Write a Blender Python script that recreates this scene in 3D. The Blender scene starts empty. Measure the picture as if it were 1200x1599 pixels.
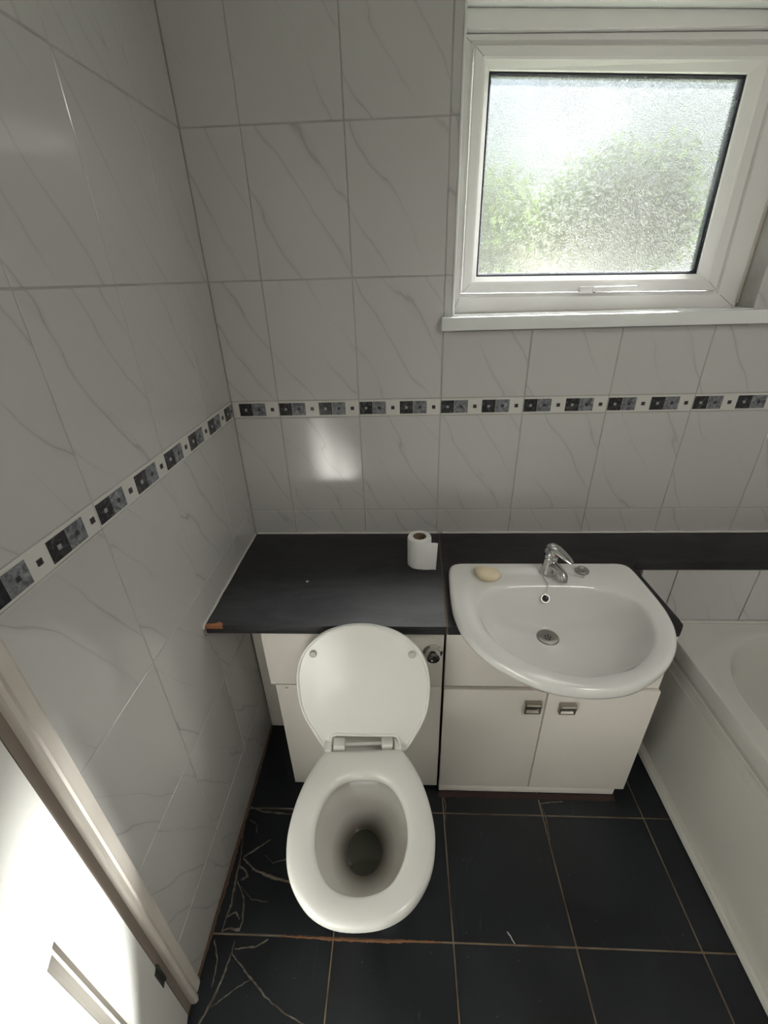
import bpy, bmesh, math, random
from mathutils import Vector, Matrix
R = math.radians
random.seed(7)
scene = bpy.context.scene
COL = scene.collection

# ------------------------------------------------------------------ camera
cam_d = bpy.data.cameras.new('camera')
cam = bpy.data.objects.new('camera', cam_d)
COL.objects.link(cam)
cam.location = (0.53605, -1.34784, 1.56814)
cam.rotation_euler = (R(61.897), R(1.5256), R(2.1919))
cam_d.sensor_fit = 'HORIZONTAL'
cam_d.sensor_width = 36.0
cam_d.lens = 36.0 * 689.28 / 1200.0
cam_d.clip_start = 0.02
scene.camera = cam

# ------------------------------------------------------------------ world, sun, lamps, exposure
world = bpy.data.worlds.new('sky')
scene.world = world
world.use_nodes = True
wn = world.node_tree
for n in list(wn.nodes):
    wn.nodes.remove(n)
w_out = wn.nodes.new('ShaderNodeOutputWorld')
w_bg = wn.nodes.new('ShaderNodeBackground')
w_sky = wn.nodes.new('ShaderNodeTexSky')
w_sky.sky_type = 'NISHITA'
w_sky.sun_disc = False
w_sky.sun_elevation = R(40)
w_sky.sun_rotation = R(37)
w_sky.air_density = 1.0
w_sky.dust_density = 2.0
w_tc = wn.nodes.new('ShaderNodeTexCoord')
w_noise = wn.nodes.new('ShaderNodeTexNoise')
w_noise.inputs['Scale'].default_value = 2.6
w_noise.inputs['Detail'].default_value = 5
w_ramp = wn.nodes.new('ShaderNodeValToRGB')
w_ramp.color_ramp.elements[0].position = 0.38
w_ramp.color_ramp.elements[1].position = 0.62
w_mix = wn.nodes.new('ShaderNodeMixRGB')
w_scale = wn.nodes.new('ShaderNodeVectorMath')
w_scale.operation = 'SCALE'
SKY_K = 0.16
CLOUD = (0.90, 1.0, 1.10, 1)
w_scale.inputs['Scale'].default_value = SKY_K
w_mix.inputs['Color2'].default_value = CLOUD
wn.links.new(w_tc.outputs['Generated'], w_noise.inputs['Vector'])
wn.links.new(w_noise.outputs['Fac'], w_ramp.inputs['Fac'])
wn.links.new(w_ramp.outputs['Color'], w_mix.inputs['Fac'])
wn.links.new(w_sky.outputs['Color'], w_scale.inputs[0])
wn.links.new(w_scale.outputs[0], w_mix.inputs['Color1'])
wn.links.new(w_mix.outputs['Color'], w_bg.inputs['Color'])
w_bg.inputs['Strength'].default_value = 0.54
wn.links.new(w_bg.outputs['Background'], w_out.inputs['Surface'])

sun_d = bpy.data.lights.new('sun', 'SUN')
sun_d.energy = 160.0
sun_d.angle = R(7)
sun_d.color = (1.0, 0.98, 0.94)
sun = bpy.data.objects.new('sun', sun_d)
COL.objects.link(sun)
sun.rotation_euler = Vector((-1.0, -1.56, -1.46)).to_track_quat('-Z', 'Y').to_euler()

FILL_W = 4.8        # added ceiling lamp for soft fill (its light is made with the lamp below)
scene.view_settings.view_transform = 'Standard'
scene.view_settings.look = 'None'
scene.view_settings.exposure = 0.72
scene.view_settings.gamma = 1.0
scene.view_settings.use_curve_mapping = False
scene.cycles.max_bounces = 14
scene.cycles.diffuse_bounces = 8
scene.cycles.glossy_bounces = 6
scene.cycles.transmission_bounces = 8
scene.cycles.transparent_max_bounces = 12
scene.cycles.sample_clamp_indirect = 6.0
scene.cycles.use_denoising = True

# ------------------------------------------------------------------ materials
def mat(name, color=(0.8, 0.8, 0.8), rough=0.4, metal=0.0, coat=0.0, spec=0.5, build=None):
    m = bpy.data.materials.new(name)
    m.use_nodes = True
    nt = m.node_tree
    b = nt.nodes['Principled BSDF']
    b.inputs['Base Color'].default_value = (*color, 1)
    b.inputs['Roughness'].default_value = rough
    b.inputs['Metallic'].default_value = metal
    b.inputs['Coat Weight'].default_value = coat
    b.inputs['Coat Roughness'].default_value = 0.04
    b.inputs['Specular IOR Level'].default_value = spec
    if build:
        build(nt, b)
    return m

def nd(nt, t, **kw):
    n = nt.nodes.new(t)
    for k, v in kw.items():
        if k in n.inputs.keys():
            n.inputs[k].default_value = v
        else:
            setattr(n, k, v)
    return n

def mixc(nt, fac, a, b):
    m = nt.nodes.new('ShaderNodeMixRGB')
    for sock, v in (('Fac', fac), ('Color1', a), ('Color2', b)):
        if hasattr(v, 'is_output'):
            nt.links.new(v, m.inputs[sock])
        else:
            m.inputs[sock].default_value = v if sock == 'Fac' else (*v, 1)
    return m.outputs['Color']

def ramp(nt, src, p0, p1, c0=(0, 0, 0), c1=(1, 1, 1)):
    r = nt.nodes.new('ShaderNodeValToRGB')
    r.color_ramp.elements[0].position = p0
    r.color_ramp.elements[1].position = p1
    r.color_ramp.elements[0].color = (*c0, 1)
    r.color_ramp.elements[1].color = (*c1, 1)
    nt.links.new(src, r.inputs['Fac'])
    return r.outputs['Color']

def obj_coords(nt, rnd=0.0, scale=(1, 1, 1), rot=(0, 0, 0)):
    tc = nt.nodes.new('ShaderNodeTexCoord')
    mp = nt.nodes.new('ShaderNodeMapping')
    mp.inputs['Scale'].default_value = scale
    mp.inputs['Rotation'].default_value = rot
    src = tc.outputs['Object']
    if rnd:
        oi = nt.nodes.new('ShaderNodeObjectInfo')
        sc = nt.nodes.new('ShaderNodeVectorMath'); sc.operation = 'SCALE'
        sc.inputs[0].default_value = (rnd, rnd * 1.7, rnd * 0.6)
        nt.links.new(oi.outputs['Random'], sc.inputs['Scale'])
        ad = nt.nodes.new('ShaderNodeVectorMath'); ad.operation = 'ADD'
        nt.links.new(mp.outputs['Vector'], ad.inputs[0])
        nt.links.new(sc.outputs[0], ad.inputs[1])
        nt.links.new(src, mp.inputs['Vector'])
        return ad.outputs[0]
    nt.links.new(src, mp.inputs['Vector'])
    return mp.outputs['Vector']

def noise(nt, vec, scale, detail=3, dist=0.0, rough=0.5):
    n = nt.nodes.new('ShaderNodeTexNoise')
    n.inputs['Scale'].default_value = scale
    n.inputs['Detail'].default_value = detail
    n.inputs['Distortion'].default_value = dist
    n.inputs['Roughness'].default_value = rough
    nt.links.new(vec, n.inputs['Vector'])
    return n.outputs['Fac']

def bump(nt, b, h, strength, dist=0.001):
    n = nt.nodes.new('ShaderNodeBump')
    n.inputs['Strength'].default_value = strength
    n.inputs['Distance'].default_value = dist
    nt.links.new(h, n.inputs['Height'])
    nt.links.new(n.outputs['Normal'], b.inputs['Normal'])

def ridge(nt, fac, width):
    s = nt.nodes.new('ShaderNodeMath'); s.operation = 'SUBTRACT'; s.inputs[1].default_value = 0.5
    nt.links.new(fac, s.inputs[0])
    a = nt.nodes.new('ShaderNodeMath'); a.operation = 'ABSOLUTE'
    nt.links.new(s.outputs[0], a.inputs[0])
    return ramp(nt, a.outputs[0], 0.0, width, (1, 1, 1), (0, 0, 0))

TILE = (0.515, 0.51, 0.50)
def b_marble(nt, b):
    # thin grey veins running steeply down to the right, broken up and cloudy
    rotv = obj_coords(nt, 60.0, (1, 1, 1), (0, R(32), 0))
    st = nt.nodes.new('ShaderNodeMapping')
    st.inputs['Scale'].default_value = (1.0, 1.0, 0.28)
    nt.links.new(rotv, st.inputs['Vector'])
    v = st.outputs['Vector']
    wv = nt.nodes.new('ShaderNodeTexWave')
    wv.wave_type = 'BANDS'; wv.bands_direction = 'X'; wv.wave_profile = 'TRI'
    wv.inputs['Scale'].default_value = 3.3
    wv.inputs['Distortion'].default_value = 5.0
    wv.inputs['Detail'].default_value = 2.5
    wv.inputs['Detail Scale'].default_value = 3.2
    nt.links.new(v, wv.inputs['Vector'])
    thin = ramp(nt, wv.outputs['Fac'], 0.955, 0.995)
    wide = ramp(nt, wv.outputs['Fac'], 0.80, 1.0)
    mask = ramp(nt, noise(nt, v, 8.0, 2), 0.40, 0.58)
    m = nt.nodes.new('ShaderNodeMath'); m.operation = 'MULTIPLY'
    nt.links.new(thin, m.inputs[0]); nt.links.new(mask, m.inputs[1])
    m2 = nt.nodes.new('ShaderNodeMath'); m2.operation = 'MULTIPLY'
    nt.links.new(wide, m2.inputs[0]); nt.links.new(mask, m2.inputs[1])
    m3 = nt.nodes.new('ShaderNodeMath'); m3.operation = 'MULTIPLY'; m3.inputs[1].default_value = 0.50
    nt.links.new(m.outputs[0], m3.inputs[0])
    m4 = nt.nodes.new('ShaderNodeMath'); m4.operation = 'MULTIPLY'; m4.inputs[1].default_value = 0.28
    nt.links.new(m2.outputs[0], m4.inputs[0])
    c = mixc(nt, m4.outputs[0], TILE, (0.38, 0.38, 0.385))
    c = mixc(nt, m3.outputs[0], c, (0.26, 0.26, 0.27))
    cl = ramp(nt, noise(nt, v, 2.5, 2), 0.3, 0.7, (0.0, 0, 0), (0.12, 0.12, 0.12))
    c = mixc(nt, cl, c, (0.50, 0.49, 0.475))
    nt.links.new(c, b.inputs['Base Color'])
M_TILE = mat('marbled_white_tile', TILE, 0.10, spec=0.85, build=b_marble)
M_REVEAL = mat('white_reveal_glaze', (0.84, 0.85, 0.85), 0.12)
M_BORDER = mat('white_border_glaze', (0.60, 0.59, 0.56), 0.14)
def b_darkmar(nt, b):
    v = obj_coords(nt, 80.0)
    c = mixc(nt, ramp(nt, noise(nt, v, 70, 4, 1.5), 0.5, 0.75), (0.018, 0.018, 0.02), (0.10, 0.10, 0.11))
    nt.links.new(c, b.inputs['Base Color'])
M_DSQ = mat('black_marble_inlay', (0.02, 0.02, 0.02), 0.15, build=b_darkmar)
def b_greymar(nt, b):
    v = obj_coords(nt, 80.0)
    c = mixc(nt, ramp(nt, noise(nt, v, 60, 4, 1.5), 0.35, 0.7), (0.085, 0.09, 0.10), (0.27, 0.28, 0.30))
    nt.links.new(c, b.inputs['Base Color'])
M_GSQ = mat('grey_marble_inlay', (0.2, 0.2, 0.2), 0.15, build=b_greymar)
M_STUD_D = mat('dark_stud', (0.035, 0.035, 0.04), 0.12)
M_STUD_L = mat('pale_stud', (0.30, 0.30, 0.31), 0.12)
def b_grout(nt, b):
    v = obj_coords(nt)
    c = mixc(nt, ramp(nt, noise(nt, v, 9, 4), 0.35, 0.7), (0.42, 0.41, 0.385), (0.30, 0.285, 0.26))
    nt.links.new(c, b.inputs['Base Color'])
M_GROUT = mat('wall_grout', (0.4, 0.39, 0.37), 0.85, build=b_grout)
def b_fgrout(nt, b):
    v = obj_coords(nt)
    f = noise(nt, v, 14, 5)
    c = mixc(nt, ramp(nt, f, 0.36, 0.66), (0.24, 0.185, 0.125), (0.12, 0.065, 0.036))
    f2 = noise(nt, v, 5, 3)
    c = mixc(nt, ramp(nt, f2, 0.52, 0.66), c, (0.24, 0.20, 0.15))
    nt.links.new(c, b.inputs['Base Color'])
    bump(nt, b, f, 0.6, 0.002)
M_FGROUT = mat('floor_grout', (0.3, 0.25, 0.18), 0.9, build=b_fgrout)
def b_slate(nt, b):
    v = obj_coords(nt, 40.0)
    f = noise(nt, v, 5, 6, 0.6)
    c = mixc(nt, ramp(nt, f, 0.3, 0.75), (0.0055, 0.0070, 0.0092), (0.0135, 0.0172, 0.0215))
    st = nt.nodes.new('ShaderNodeMapping')
    st.inputs['Scale'].default_value = (1.0, 0.2, 1.0); st.inputs['Rotation'].default_value = (0, 0, R(25))
    nt.links.new(v, st.inputs['Vector'])
    sc = ridge(nt, noise(nt, st.outputs['Vector'], 9, 2, 0.4), 0.0022)
    mk = ramp(nt, noise(nt, v, 7, 2), 0.56, 0.64)
    m = nt.nodes.new('ShaderNodeMath'); m.operation = 'MULTIPLY'
    nt.links.new(sc, m.inputs[0]); nt.links.new(mk, m.inputs[1])
    m2 = nt.nodes.new('ShaderNodeMath'); m2.operation = 'MULTIPLY'; m2.inputs[1].default_value = 0.35
    nt.links.new(m.outputs[0], m2.inputs[0])
    c = mixc(nt, m2.outputs[0], c, (0.10, 0.11, 0.12))
    sp = nt.nodes.new('ShaderNodeTexVoronoi'); sp.inputs['Scale'].default_value = 26
    nt.links.new(v, sp.inputs['Vector'])
    spk = ramp(nt, sp.outputs['Distance'], 0.035, 0.06, (0.35, 0.35, 0.35), (0, 0, 0))
    c = mixc(nt, spk, c, (0.16, 0.18, 0.19))
    nt.links.new(c, b.inputs['Base Color'])
    r = ramp(nt, f, 0.3, 0.7, (0.30, 0.30, 0.30), (0.44, 0.44, 0.44))
    nt.links.new(r, b.inputs['Roughness'])
    bump(nt, b, noise(nt, v, 40, 4), 0.12, 0.001)
M_FLOOR = mat('black_floor_tile', (0.015, 0.018, 0.022), 0.35, spec=0.4, build=b_slate)
M_CRACK = mat('crack_filler', (0.15, 0.125, 0.10), 0.9, build=lambda nt, b: nt.links.new(
    mixc(nt, ramp(nt, noise(nt, obj_coords(nt), 30, 4), 0.35, 0.65), (0.19, 0.17, 0.14), (0.085, 0.06, 0.045)), b.inputs['Base Color']))
def b_worktop(nt, b):
    v = obj_coords(nt)
    st = nt.nodes.new('ShaderNodeMapping')
    st.inputs['Scale'].default_value = (0.3, 1.0, 1.0); st.inputs['Rotation'].default_value = (0, 0, R(8))
    nt.links.new(v, st.inputs['Vector'])
    f = noise(nt, st.outputs['Vector'], 16, 8, 0.8, 0.65)
    c = mixc(nt, ramp(nt, f, 0.3, 0.72), (0.008, 0.0085, 0.0095), (0.031, 0.031, 0.034))
    nt.links.new(c, b.inputs['Base Color'])
    bump(nt, b, f, 0.25, 0.001)
M_WORKTOP = mat('black_slate_laminate', (0.02, 0.02, 0.022), 0.5, spec=0.35, build=b_worktop)
M_CHIP = mat('bare_chipboard', (0.28, 0.11, 0.045), 0.8)
def b_cab(nt, b):
    v = obj_coords(nt)
    c = mixc(nt, ramp(nt, noise(nt, v, 3, 3), 0.3, 0.7), (0.84, 0.80, 0.745), (0.80, 0.755, 0.70))
    nt.links.new(c, b.inputs['Base Color'])
M_CAB = mat('cream_white_melamine', (0.82, 0.78, 0.73), 0.32, build=b_cab)
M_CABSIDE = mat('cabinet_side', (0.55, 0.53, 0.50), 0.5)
M_GLUE = mat('red_brown_glue', (0.030, 0.012, 0.009), 0.8)
M_CERAMIC = mat('white_ceramic', (0.76, 0.758, 0.74), 0.07, coat=0.3)
M_PLASTIC = mat('toilet_seat_plastic', (0.76, 0.758, 0.725), 0.16)
M_BUMPER = mat('grey_seat_bumper', (0.50, 0.50, 0.47), 0.3)
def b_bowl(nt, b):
    # darker brownish tone inside the pan, low down towards the water
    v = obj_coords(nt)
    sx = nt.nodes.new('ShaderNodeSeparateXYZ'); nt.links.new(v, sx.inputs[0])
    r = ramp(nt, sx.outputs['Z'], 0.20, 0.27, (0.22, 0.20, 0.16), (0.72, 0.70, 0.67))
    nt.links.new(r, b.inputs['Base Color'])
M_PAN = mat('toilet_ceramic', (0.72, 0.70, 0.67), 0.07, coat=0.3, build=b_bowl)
M_WATER = mat('toilet_water', (0.06, 0.065, 0.05), 0.02)
M_CHROME = mat('chrome', (0.62, 0.62, 0.62), 0.12, 1.0)
M_STEEL = mat('brushed_steel', (0.36, 0.34, 0.30), 0.33, 1.0)
M_DARK = mat('dark_void', (0.012, 0.012, 0.012), 0.6)
M_SOAP = mat('cream_soap', (0.80, 0.68, 0.49), 0.4)
def b_paper(nt, b):
    bump(nt, b, noise(nt, obj_coords(nt), 350, 2), 0.25, 0.0005)
M_PAPER = mat('tissue_paper', (0.82, 0.82, 0.81), 0.95, build=b_paper)
M_CARD = mat('cardboard_core', (0.22, 0.16, 0.10), 0.9)
M_BATH = mat('bath_acrylic', (0.56, 0.555, 0.525), 0.14, coat=0.2)
M_PANEL = mat('bath_panel_plastic', (0.64, 0.63, 0.585), 0.28)
M_PVC = mat('white_window_pvc', (0.80, 0.79, 0.78), 0.25)
M_GASKET = mat('black_gasket', (0.012, 0.013, 0.025), 0.5)
M_SILL = mat('white_sill_plastic', (0.76, 0.78, 0.77), 0.22)
M_CAULK = mat('grimy_sealant', (0.50, 0.47, 0.42), 0.7)
M_WCAULK = mat('white_sealant', (0.60, 0.585, 0.55), 0.5)
M_BCAULK = mat('brown_sealant', (0.13, 0.075, 0.05), 0.8)
M_DOOR = mat('white_gloss_paint', (0.76, 0.76, 0.73), 0.22)
M_MOULD = mat('dark_moulding_paint', (0.36, 0.34, 0.31), 0.35)  # door mouldings in a darker tone than the leaf
def b_arch(nt, b):
    v = obj_coords(nt)
    sx = nt.nodes.new('ShaderNodeSeparateXYZ'); nt.links.new(v, sx.inputs[0])
    c = mixc(nt, ramp(nt, noise(nt, v, 6, 3), 0.4, 0.7), (0.62, 0.58, 0.53), (0.55, 0.50, 0.45))
    nt.links.new(c, b.inputs['Base Color'])
M_ARCH = mat('worn_white_paint', (0.6, 0.56, 0.5), 0.4, build=b_arch)
M_REBATE = mat('dark_brown_rebate', (0.24, 0.20, 0.17), 0.6)  # door lining in a darker brown than the moulding around it
M_PLASTER = mat('white_plaster', (0.74, 0.74, 0.71), 0.85)
M_HALLF = mat('hall_carpet', (0.30, 0.27, 0.23), 0.95)
def b_brick(nt, b):
    v = obj_coords(nt)
    c = mixc(nt, ramp(nt, noise(nt, v, 3, 4), 0.3, 0.7), (0.55, 0.55, 0.54), (0.75, 0.75, 0.75))
    nt.links.new(c, b.inputs['Base Color'])
M_RENDER = mat('pale_render', (0.7, 0.7, 0.7), 0.9, build=b_brick)
M_LEAF = bpy.data.materials.new('tree_foliage')
M_LEAF.use_nodes = True
nt = M_LEAF.node_tree
for n in list(nt.nodes):
    nt.nodes.remove(n)
l_out = nt.nodes.new('ShaderNodeOutputMaterial')
l_d = nt.nodes.new('ShaderNodeBsdfDiffuse')
l_t = nt.nodes.new('ShaderNodeBsdfTranslucent')
l_c = mixc(nt, ramp(nt, noise(nt, obj_coords(nt), 1.6, 4), 0.35, 0.68), (0.011, 0.019, 0.005), (0.030, 0.046, 0.011))
nt.links.new(l_c, l_d.inputs['Color']); nt.links.new(l_c, l_t.inputs['Color'])
l_m = nt.nodes.new('ShaderNodeMixShader')
l_m.inputs['Fac'].default_value = 0.6
nt.links.new(l_d.outputs[0], l_m.inputs[1]); nt.links.new(l_t.outputs[0], l_m.inputs[2])
nt.links.new(l_m.outputs[0], l_out.inputs['Surface'])
M_BARK = mat('tree_bark', (0.12, 0.09, 0.06), 0.9)
M_LAWN = mat('lawn', (0.05, 0.065, 0.03), 0.9)
M_OPAL = mat('fill_lamp_opal', (0.9, 0.9, 0.88), 0.3)
_b = M_OPAL.node_tree.nodes['Principled BSDF']
_b.inputs['Emission Color'].default_value = (1.0, 0.95, 0.88, 1)
_b.inputs['Emission Strength'].default_value = 1.2  # glowing shade of the added fill lamp

# patterned frosted pane: crinkled relief, part clear, part scattering
M_GLASS = bpy.data.materials.new('frosted_glass')
M_GLASS.use_nodes = True
nt = M_GLASS.node_tree
for n in list(nt.nodes):
    nt.nodes.remove(n)
g_out = nt.nodes.new('ShaderNodeOutputMaterial')
gv = obj_coords(nt)
f1 = noise(nt, gv, 75, 2, 4.0, 0.5)
line = ridge(nt, f1, 0.10)
g_b = nt.nodes.new('ShaderNodeBump')
g_b.inputs['Strength'].default_value = 0.9
g_b.inputs['Distance'].default_value = 0.004
nt.links.new(f1, g_b.inputs['Height'])
g_r = nd(nt, 'ShaderNodeBsdfRefraction', Roughness=0.34, IOR=1.2)
g_r.inputs['Color'].default_value = (0.93, 0.96, 0.95, 1)
nt.links.new(g_b.outputs['Normal'], g_r.inputs['Normal'])
g_t = nt.nodes.new('ShaderNodeBsdfTransparent')
g_t.inputs['Color'].default_value = (0.95, 0.97, 0.96, 1)
g_g = nd(nt, 'ShaderNodeBsdfGlossy', Roughness=0.12)
g_g.inputs['Color'].default_value = (0.8, 0.85, 0.9, 1)
nt.links.new(g_b.outputs['Normal'], g_g.inputs['Normal'])
msk = ramp(nt, noise(nt, gv, 5.5, 2), 0.35, 0.6)
mm = nt.nodes.new('ShaderNodeMath'); mm.operation = 'MULTIPLY'
nt.links.new(line, mm.inputs[0]); nt.links.new(msk, mm.inputs[1])
fr = nt.nodes.new('ShaderNodeMapRange')
fr.inputs['To Min'].default_value = 0.28
fr.inputs['To Max'].default_value = 0.08
nt.links.new(mm.outputs[0], fr.inputs['Value'])
g_m1 = nt.nodes.new('ShaderNodeMixShader')
nt.links.new(fr.outputs['Result'], g_m1.inputs['Fac'])
nt.links.new(g_r.outputs[0], g_m1.inputs[1]); nt.links.new(g_t.outputs[0], g_m1.inputs[2])
fr2 = nt.nodes.new('ShaderNodeMapRange')
fr2.inputs['To Min'].default_value = 0.04
fr2.inputs['To Max'].default_value = 0.62
nt.links.new(mm.outputs[0], fr2.inputs['Value'])
g_m2 = nt.nodes.new('ShaderNodeMixShader')
nt.links.new(fr2.outputs['Result'], g_m2.inputs['Fac'])
nt.links.new(g_m1.outputs[0], g_m2.inputs[1]); nt.links.new(g_g.outputs[0], g_m2.inputs[2])
g_tr = nt.nodes.new('ShaderNodeBsdfTranslucent')
g_m3 = nt.nodes.new('ShaderNodeMixShader')
g_m3.inputs['Fac'].default_value = 0.006
nt.links.new(g_m2.outputs[0], g_m3.inputs[1]); nt.links.new(g_tr.outputs[0], g_m3.inputs[2])
nt.links.new(g_m3.outputs[0], g_out.inputs['Surface'])

M_CLEAR = bpy.data.materials.new('clear_glass_face')
M_CLEAR.use_nodes = True
nt = M_CLEAR.node_tree
for n in list(nt.nodes):
    nt.nodes.remove(n)
c_out = nt.nodes.new('ShaderNodeOutputMaterial')
c_t = nt.nodes.new('ShaderNodeBsdfTransparent')
c_g = nd(nt, 'ShaderNodeBsdfGlossy', Roughness=0.02)
c_m = nt.nodes.new('ShaderNodeMixShader')
c_m.inputs['Fac'].default_value = 0.05
nt.links.new(c_t.outputs[0], c_m.inputs[1]); nt.links.new(c_g.outputs[0], c_m.inputs[2])
nt.links.new(c_m.outputs[0], c_out.inputs['Surface'])

# ------------------------------------------------------------------ mesh helpers
def finish(bm, name, m, parent=None, loc=(0, 0, 0), rot=(0, 0, 0), smooth=True, angle=38):
    mats = m if isinstance(m, (list, tuple)) else [m]
    bmesh.ops.recalc_face_normals(bm, faces=bm.faces)
    if smooth:
        for f in bm.faces:
            f.smooth = True
        a = R(angle)
        for e in bm.edges:
            if len(e.link_faces) == 2:
                try:
                    e.smooth = e.calc_face_angle() < a
                except ValueError:
                    e.smooth = False
            else:
                e.smooth = False
    me = bpy.data.meshes.new(name)
    bm.to_mesh(me)
    bm.free()
    for x in mats:
        me.materials.append(x)
    return link(me, name, parent, loc, rot)

def link(me, name, parent=None, loc=(0, 0, 0), rot=(0, 0, 0)):
    o = bpy.data.objects.new(name, me)
    COL.objects.link(o)
    o.parent = parent
    o.location = loc
    o.rotation_euler = rot
    return o

def box(bm, x0, x1, y0, y1, z0, z1, bev=0.0, seg=1, mi=0):
    t = bmesh.new()
    vs = [t.verts.new((x, y, z)) for x in (x0, x1) for y in (y0, y1) for z in (z0, z1)]
    for q in ((0, 1, 3, 2), (4, 6, 7, 5), (0, 4, 5, 1), (2, 3, 7, 6), (0, 2, 6, 4), (1, 5, 7, 3)):
        t.faces.new([vs[i] for i in q])
    if bev:
        bmesh.ops.bevel(t, geom=list(t.edges), offset=bev, segments=seg, affect='EDGES', profile=0.6)
    merge(bm, t, mi)

def merge(bm, t, mi=0, mtx=None):
    if mtx is not None:
        bmesh.ops.transform(t, matrix=mtx, verts=t.verts)
    vm = {v: bm.verts.new(v.co) for v in t.verts}
    for f in t.faces:
        try:
            nf = bm.faces.new([vm[v] for v in f.verts])
            nf.material_index = mi
        except ValueError:
            pass
    t.free()

def prism(bm, pts, axis, lo, hi, bev=0.0, seg=1, mi=0):
    """pts 2D outline; axis 'z': (x,y) extruded in z; 'y': (x,z) extruded in y; 'x': (y,z) extruded in x"""
    def P(a, b, c):
        return {'z': (a, b, c), 'y': (a, c, b), 'x': (c, a, b)}[axis]
    t = bmesh.new()
    A = [t.verts.new(P(a, b, lo)) for a, b in pts]
    B = [t.verts.new(P(a, b, hi)) for a, b in pts]
    n = len(pts)
    t.faces.new(A[::-1]); t.faces.new(B)
    for i in range(n):
        j = (i + 1) % n
        t.faces.new((A[i], A[j], B[j], B[i]))
    bmesh.ops.recalc_face_normals(t, faces=t.faces)
    if bev:
        es = [e for e in t.edges if len(e.link_faces) == 2 and e.calc_face_angle() > R(25)]
        bmesh.ops.bevel(t, geom=es, offset=bev, segments=seg, affect='EDGES', profile=0.6)
    merge(bm, t, mi)

def loft(bm, rings, cap0=True, cap1=True, mi=0):
    rows = [[bm.verts.new(p) for p in r] for r in rings]
    n = len(rows[0])
    for a, b in zip(rows[:-1], rows[1:]):
        for i in range(n):
            j = (i + 1) % n
            f = bm.faces.new((a[i], a[j], b[j], b[i])); f.material_index = mi
    if cap0:
        bm.faces.new(rows[0][::-1]).material_index = mi
    if cap1:
        bm.faces.new(rows[-1]).material_index = mi

def lathe(bm, prof, n=32, c=(0, 0, 0), mi=0, cap0=True, cap1=True, mtx=None):
    t = bmesh.new()
    loft(t, [[(r * math.cos(2 * math.pi * i / n), r * math.sin(2 * math.pi * i / n), z) for i in range(n)] for r, z in prof], cap0, cap1)
    M = Matrix.Translation(c) @ (mtx or Matrix.Identity(4))
    merge(bm, t, mi, M)

def tube(bm, path, rad, n=10, mi=0):
    path = [Vector(p) for p in path]
    rings = []
    up = Vector((0, 0, 1))
    for i, p in enumerate(path):
        d = (path[min(i + 1, len(path) - 1)] - path[max(i - 1, 0)]).normalized()
        s = d.cross(up)
        if s.length < 1e-3:
            s = d.cross(Vector((0, 1, 0)))
        s.normalize()
        w = s.cross(d).normalized()
        r = rad[i] if isinstance(rad, (list, tuple)) else rad
        rings.append([tuple(p + s * r * math.cos(2 * math.pi * k / n) + w * r * math.sin(2 * math.pi * k / n)) for k in range(n)])
    loft(bm, rings, mi=mi)

def resample(pts, n):
    P = [Vector((p[0], p[1])) for p in pts]
    P.append(P[0])
    L = [0]
    for a, b in zip(P[:-1], P[1:]):
        L.append(L[-1] + (b - a).length)
    out, k = [], 0
    for i in range(n):
        t = L[-1] * i / n
        while L[k + 1] < t:
            k += 1
        f = (t - L[k]) / max(1e-9, L[k + 1] - L[k])
        out.append(tuple(P[k].lerp(P[k + 1], f)))
    return out

def catmull(pts, n=6):
    """closed smooth curve through pts"""
    out = []
    m = len(pts)
    for i in range(m):
        p0, p1, p2, p3 = (Vector(pts[(i + k - 1) % m]) for k in range(4))
        for s in range(n):
            t = s / n
            q = 0.5 * ((2 * p1) + (-p0 + p2) * t + (2 * p0 - 5 * p1 + 4 * p2 - p3) * t * t + (-p0 + 3 * p1 - 3 * p2 + p3) * t ** 3)
            out.append((q.x, q.y))
    return out

def inset(pts, d):
    """move a closed outline inwards (d>0) along its normals"""
    n = len(pts)
    area = sum(pts[i][0] * pts[(i + 1) % n][1] - pts[(i + 1) % n][0] * pts[i][1] for i in range(n))
    s = 1 if area > 0 else -1
    out = []
    for i in range(n):
        a, b = Vector(pts[i - 1]), Vector(pts[(i + 1) % n])
        t = (b - a).normalized()
        out.append((pts[i][0] - s * t.y * d, pts[i][1] + s * t.x * d))
    return out

def thing(name, label, cat, loc=(0, 0, 0), rotz=0.0, group=None):
    o = bpy.data.objects.new(name, None)
    COL.objects.link(o)
    o.location = loc
    o.rotation_euler = (0, 0, rotz)
    o.empty_display_size = 0.1
    return tag(o, label, cat, group)

def tag(o, label, cat, group=None):
    o['label'] = label
    o['category'] = cat
    if group:
        o['group'] = group
    return o

def struct(o, label, cat):
    o['kind'] = 'structure'
    return tag(o, label, cat)

def boxes(name, lst, m, parent=None, bev=0.0, seg=1, **kw):
    bm = bmesh.new()
    for b in lst:
        box(bm, *b, bev=bev, seg=seg)
    return finish(bm, name, m, parent, **kw)

# ------------------------------------------------------------------ room dimensions
H_CEIL = 2.36
X_R = 2.10
Y_F = -1.96
Z_ROWS = [0.0, 0.1996, 0.5281, 0.8566, 1.1851]        # joints below the border
B0, B1 = 1.1851, 1.2378                              # border course
Z_ROWS2 = [1.2378, 1.5663, 1.8948, 2.2233, H_CEIL]   # joints above it
XJ = [0.0, 0.148, 0.398, 0.648, 0.898, 1.148, 1.398, 1.648, 1.898, X_R]
YJ = [0.0, -0.190, -0.440, -0.690, -0.935]
WX0, WX1, WZ0, WZ1 = 0.676, 1.483, 1.455, 2.100       # window opening
T = 0.006                                            # tile thickness
G = 0.0013                                           # half joint

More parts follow.
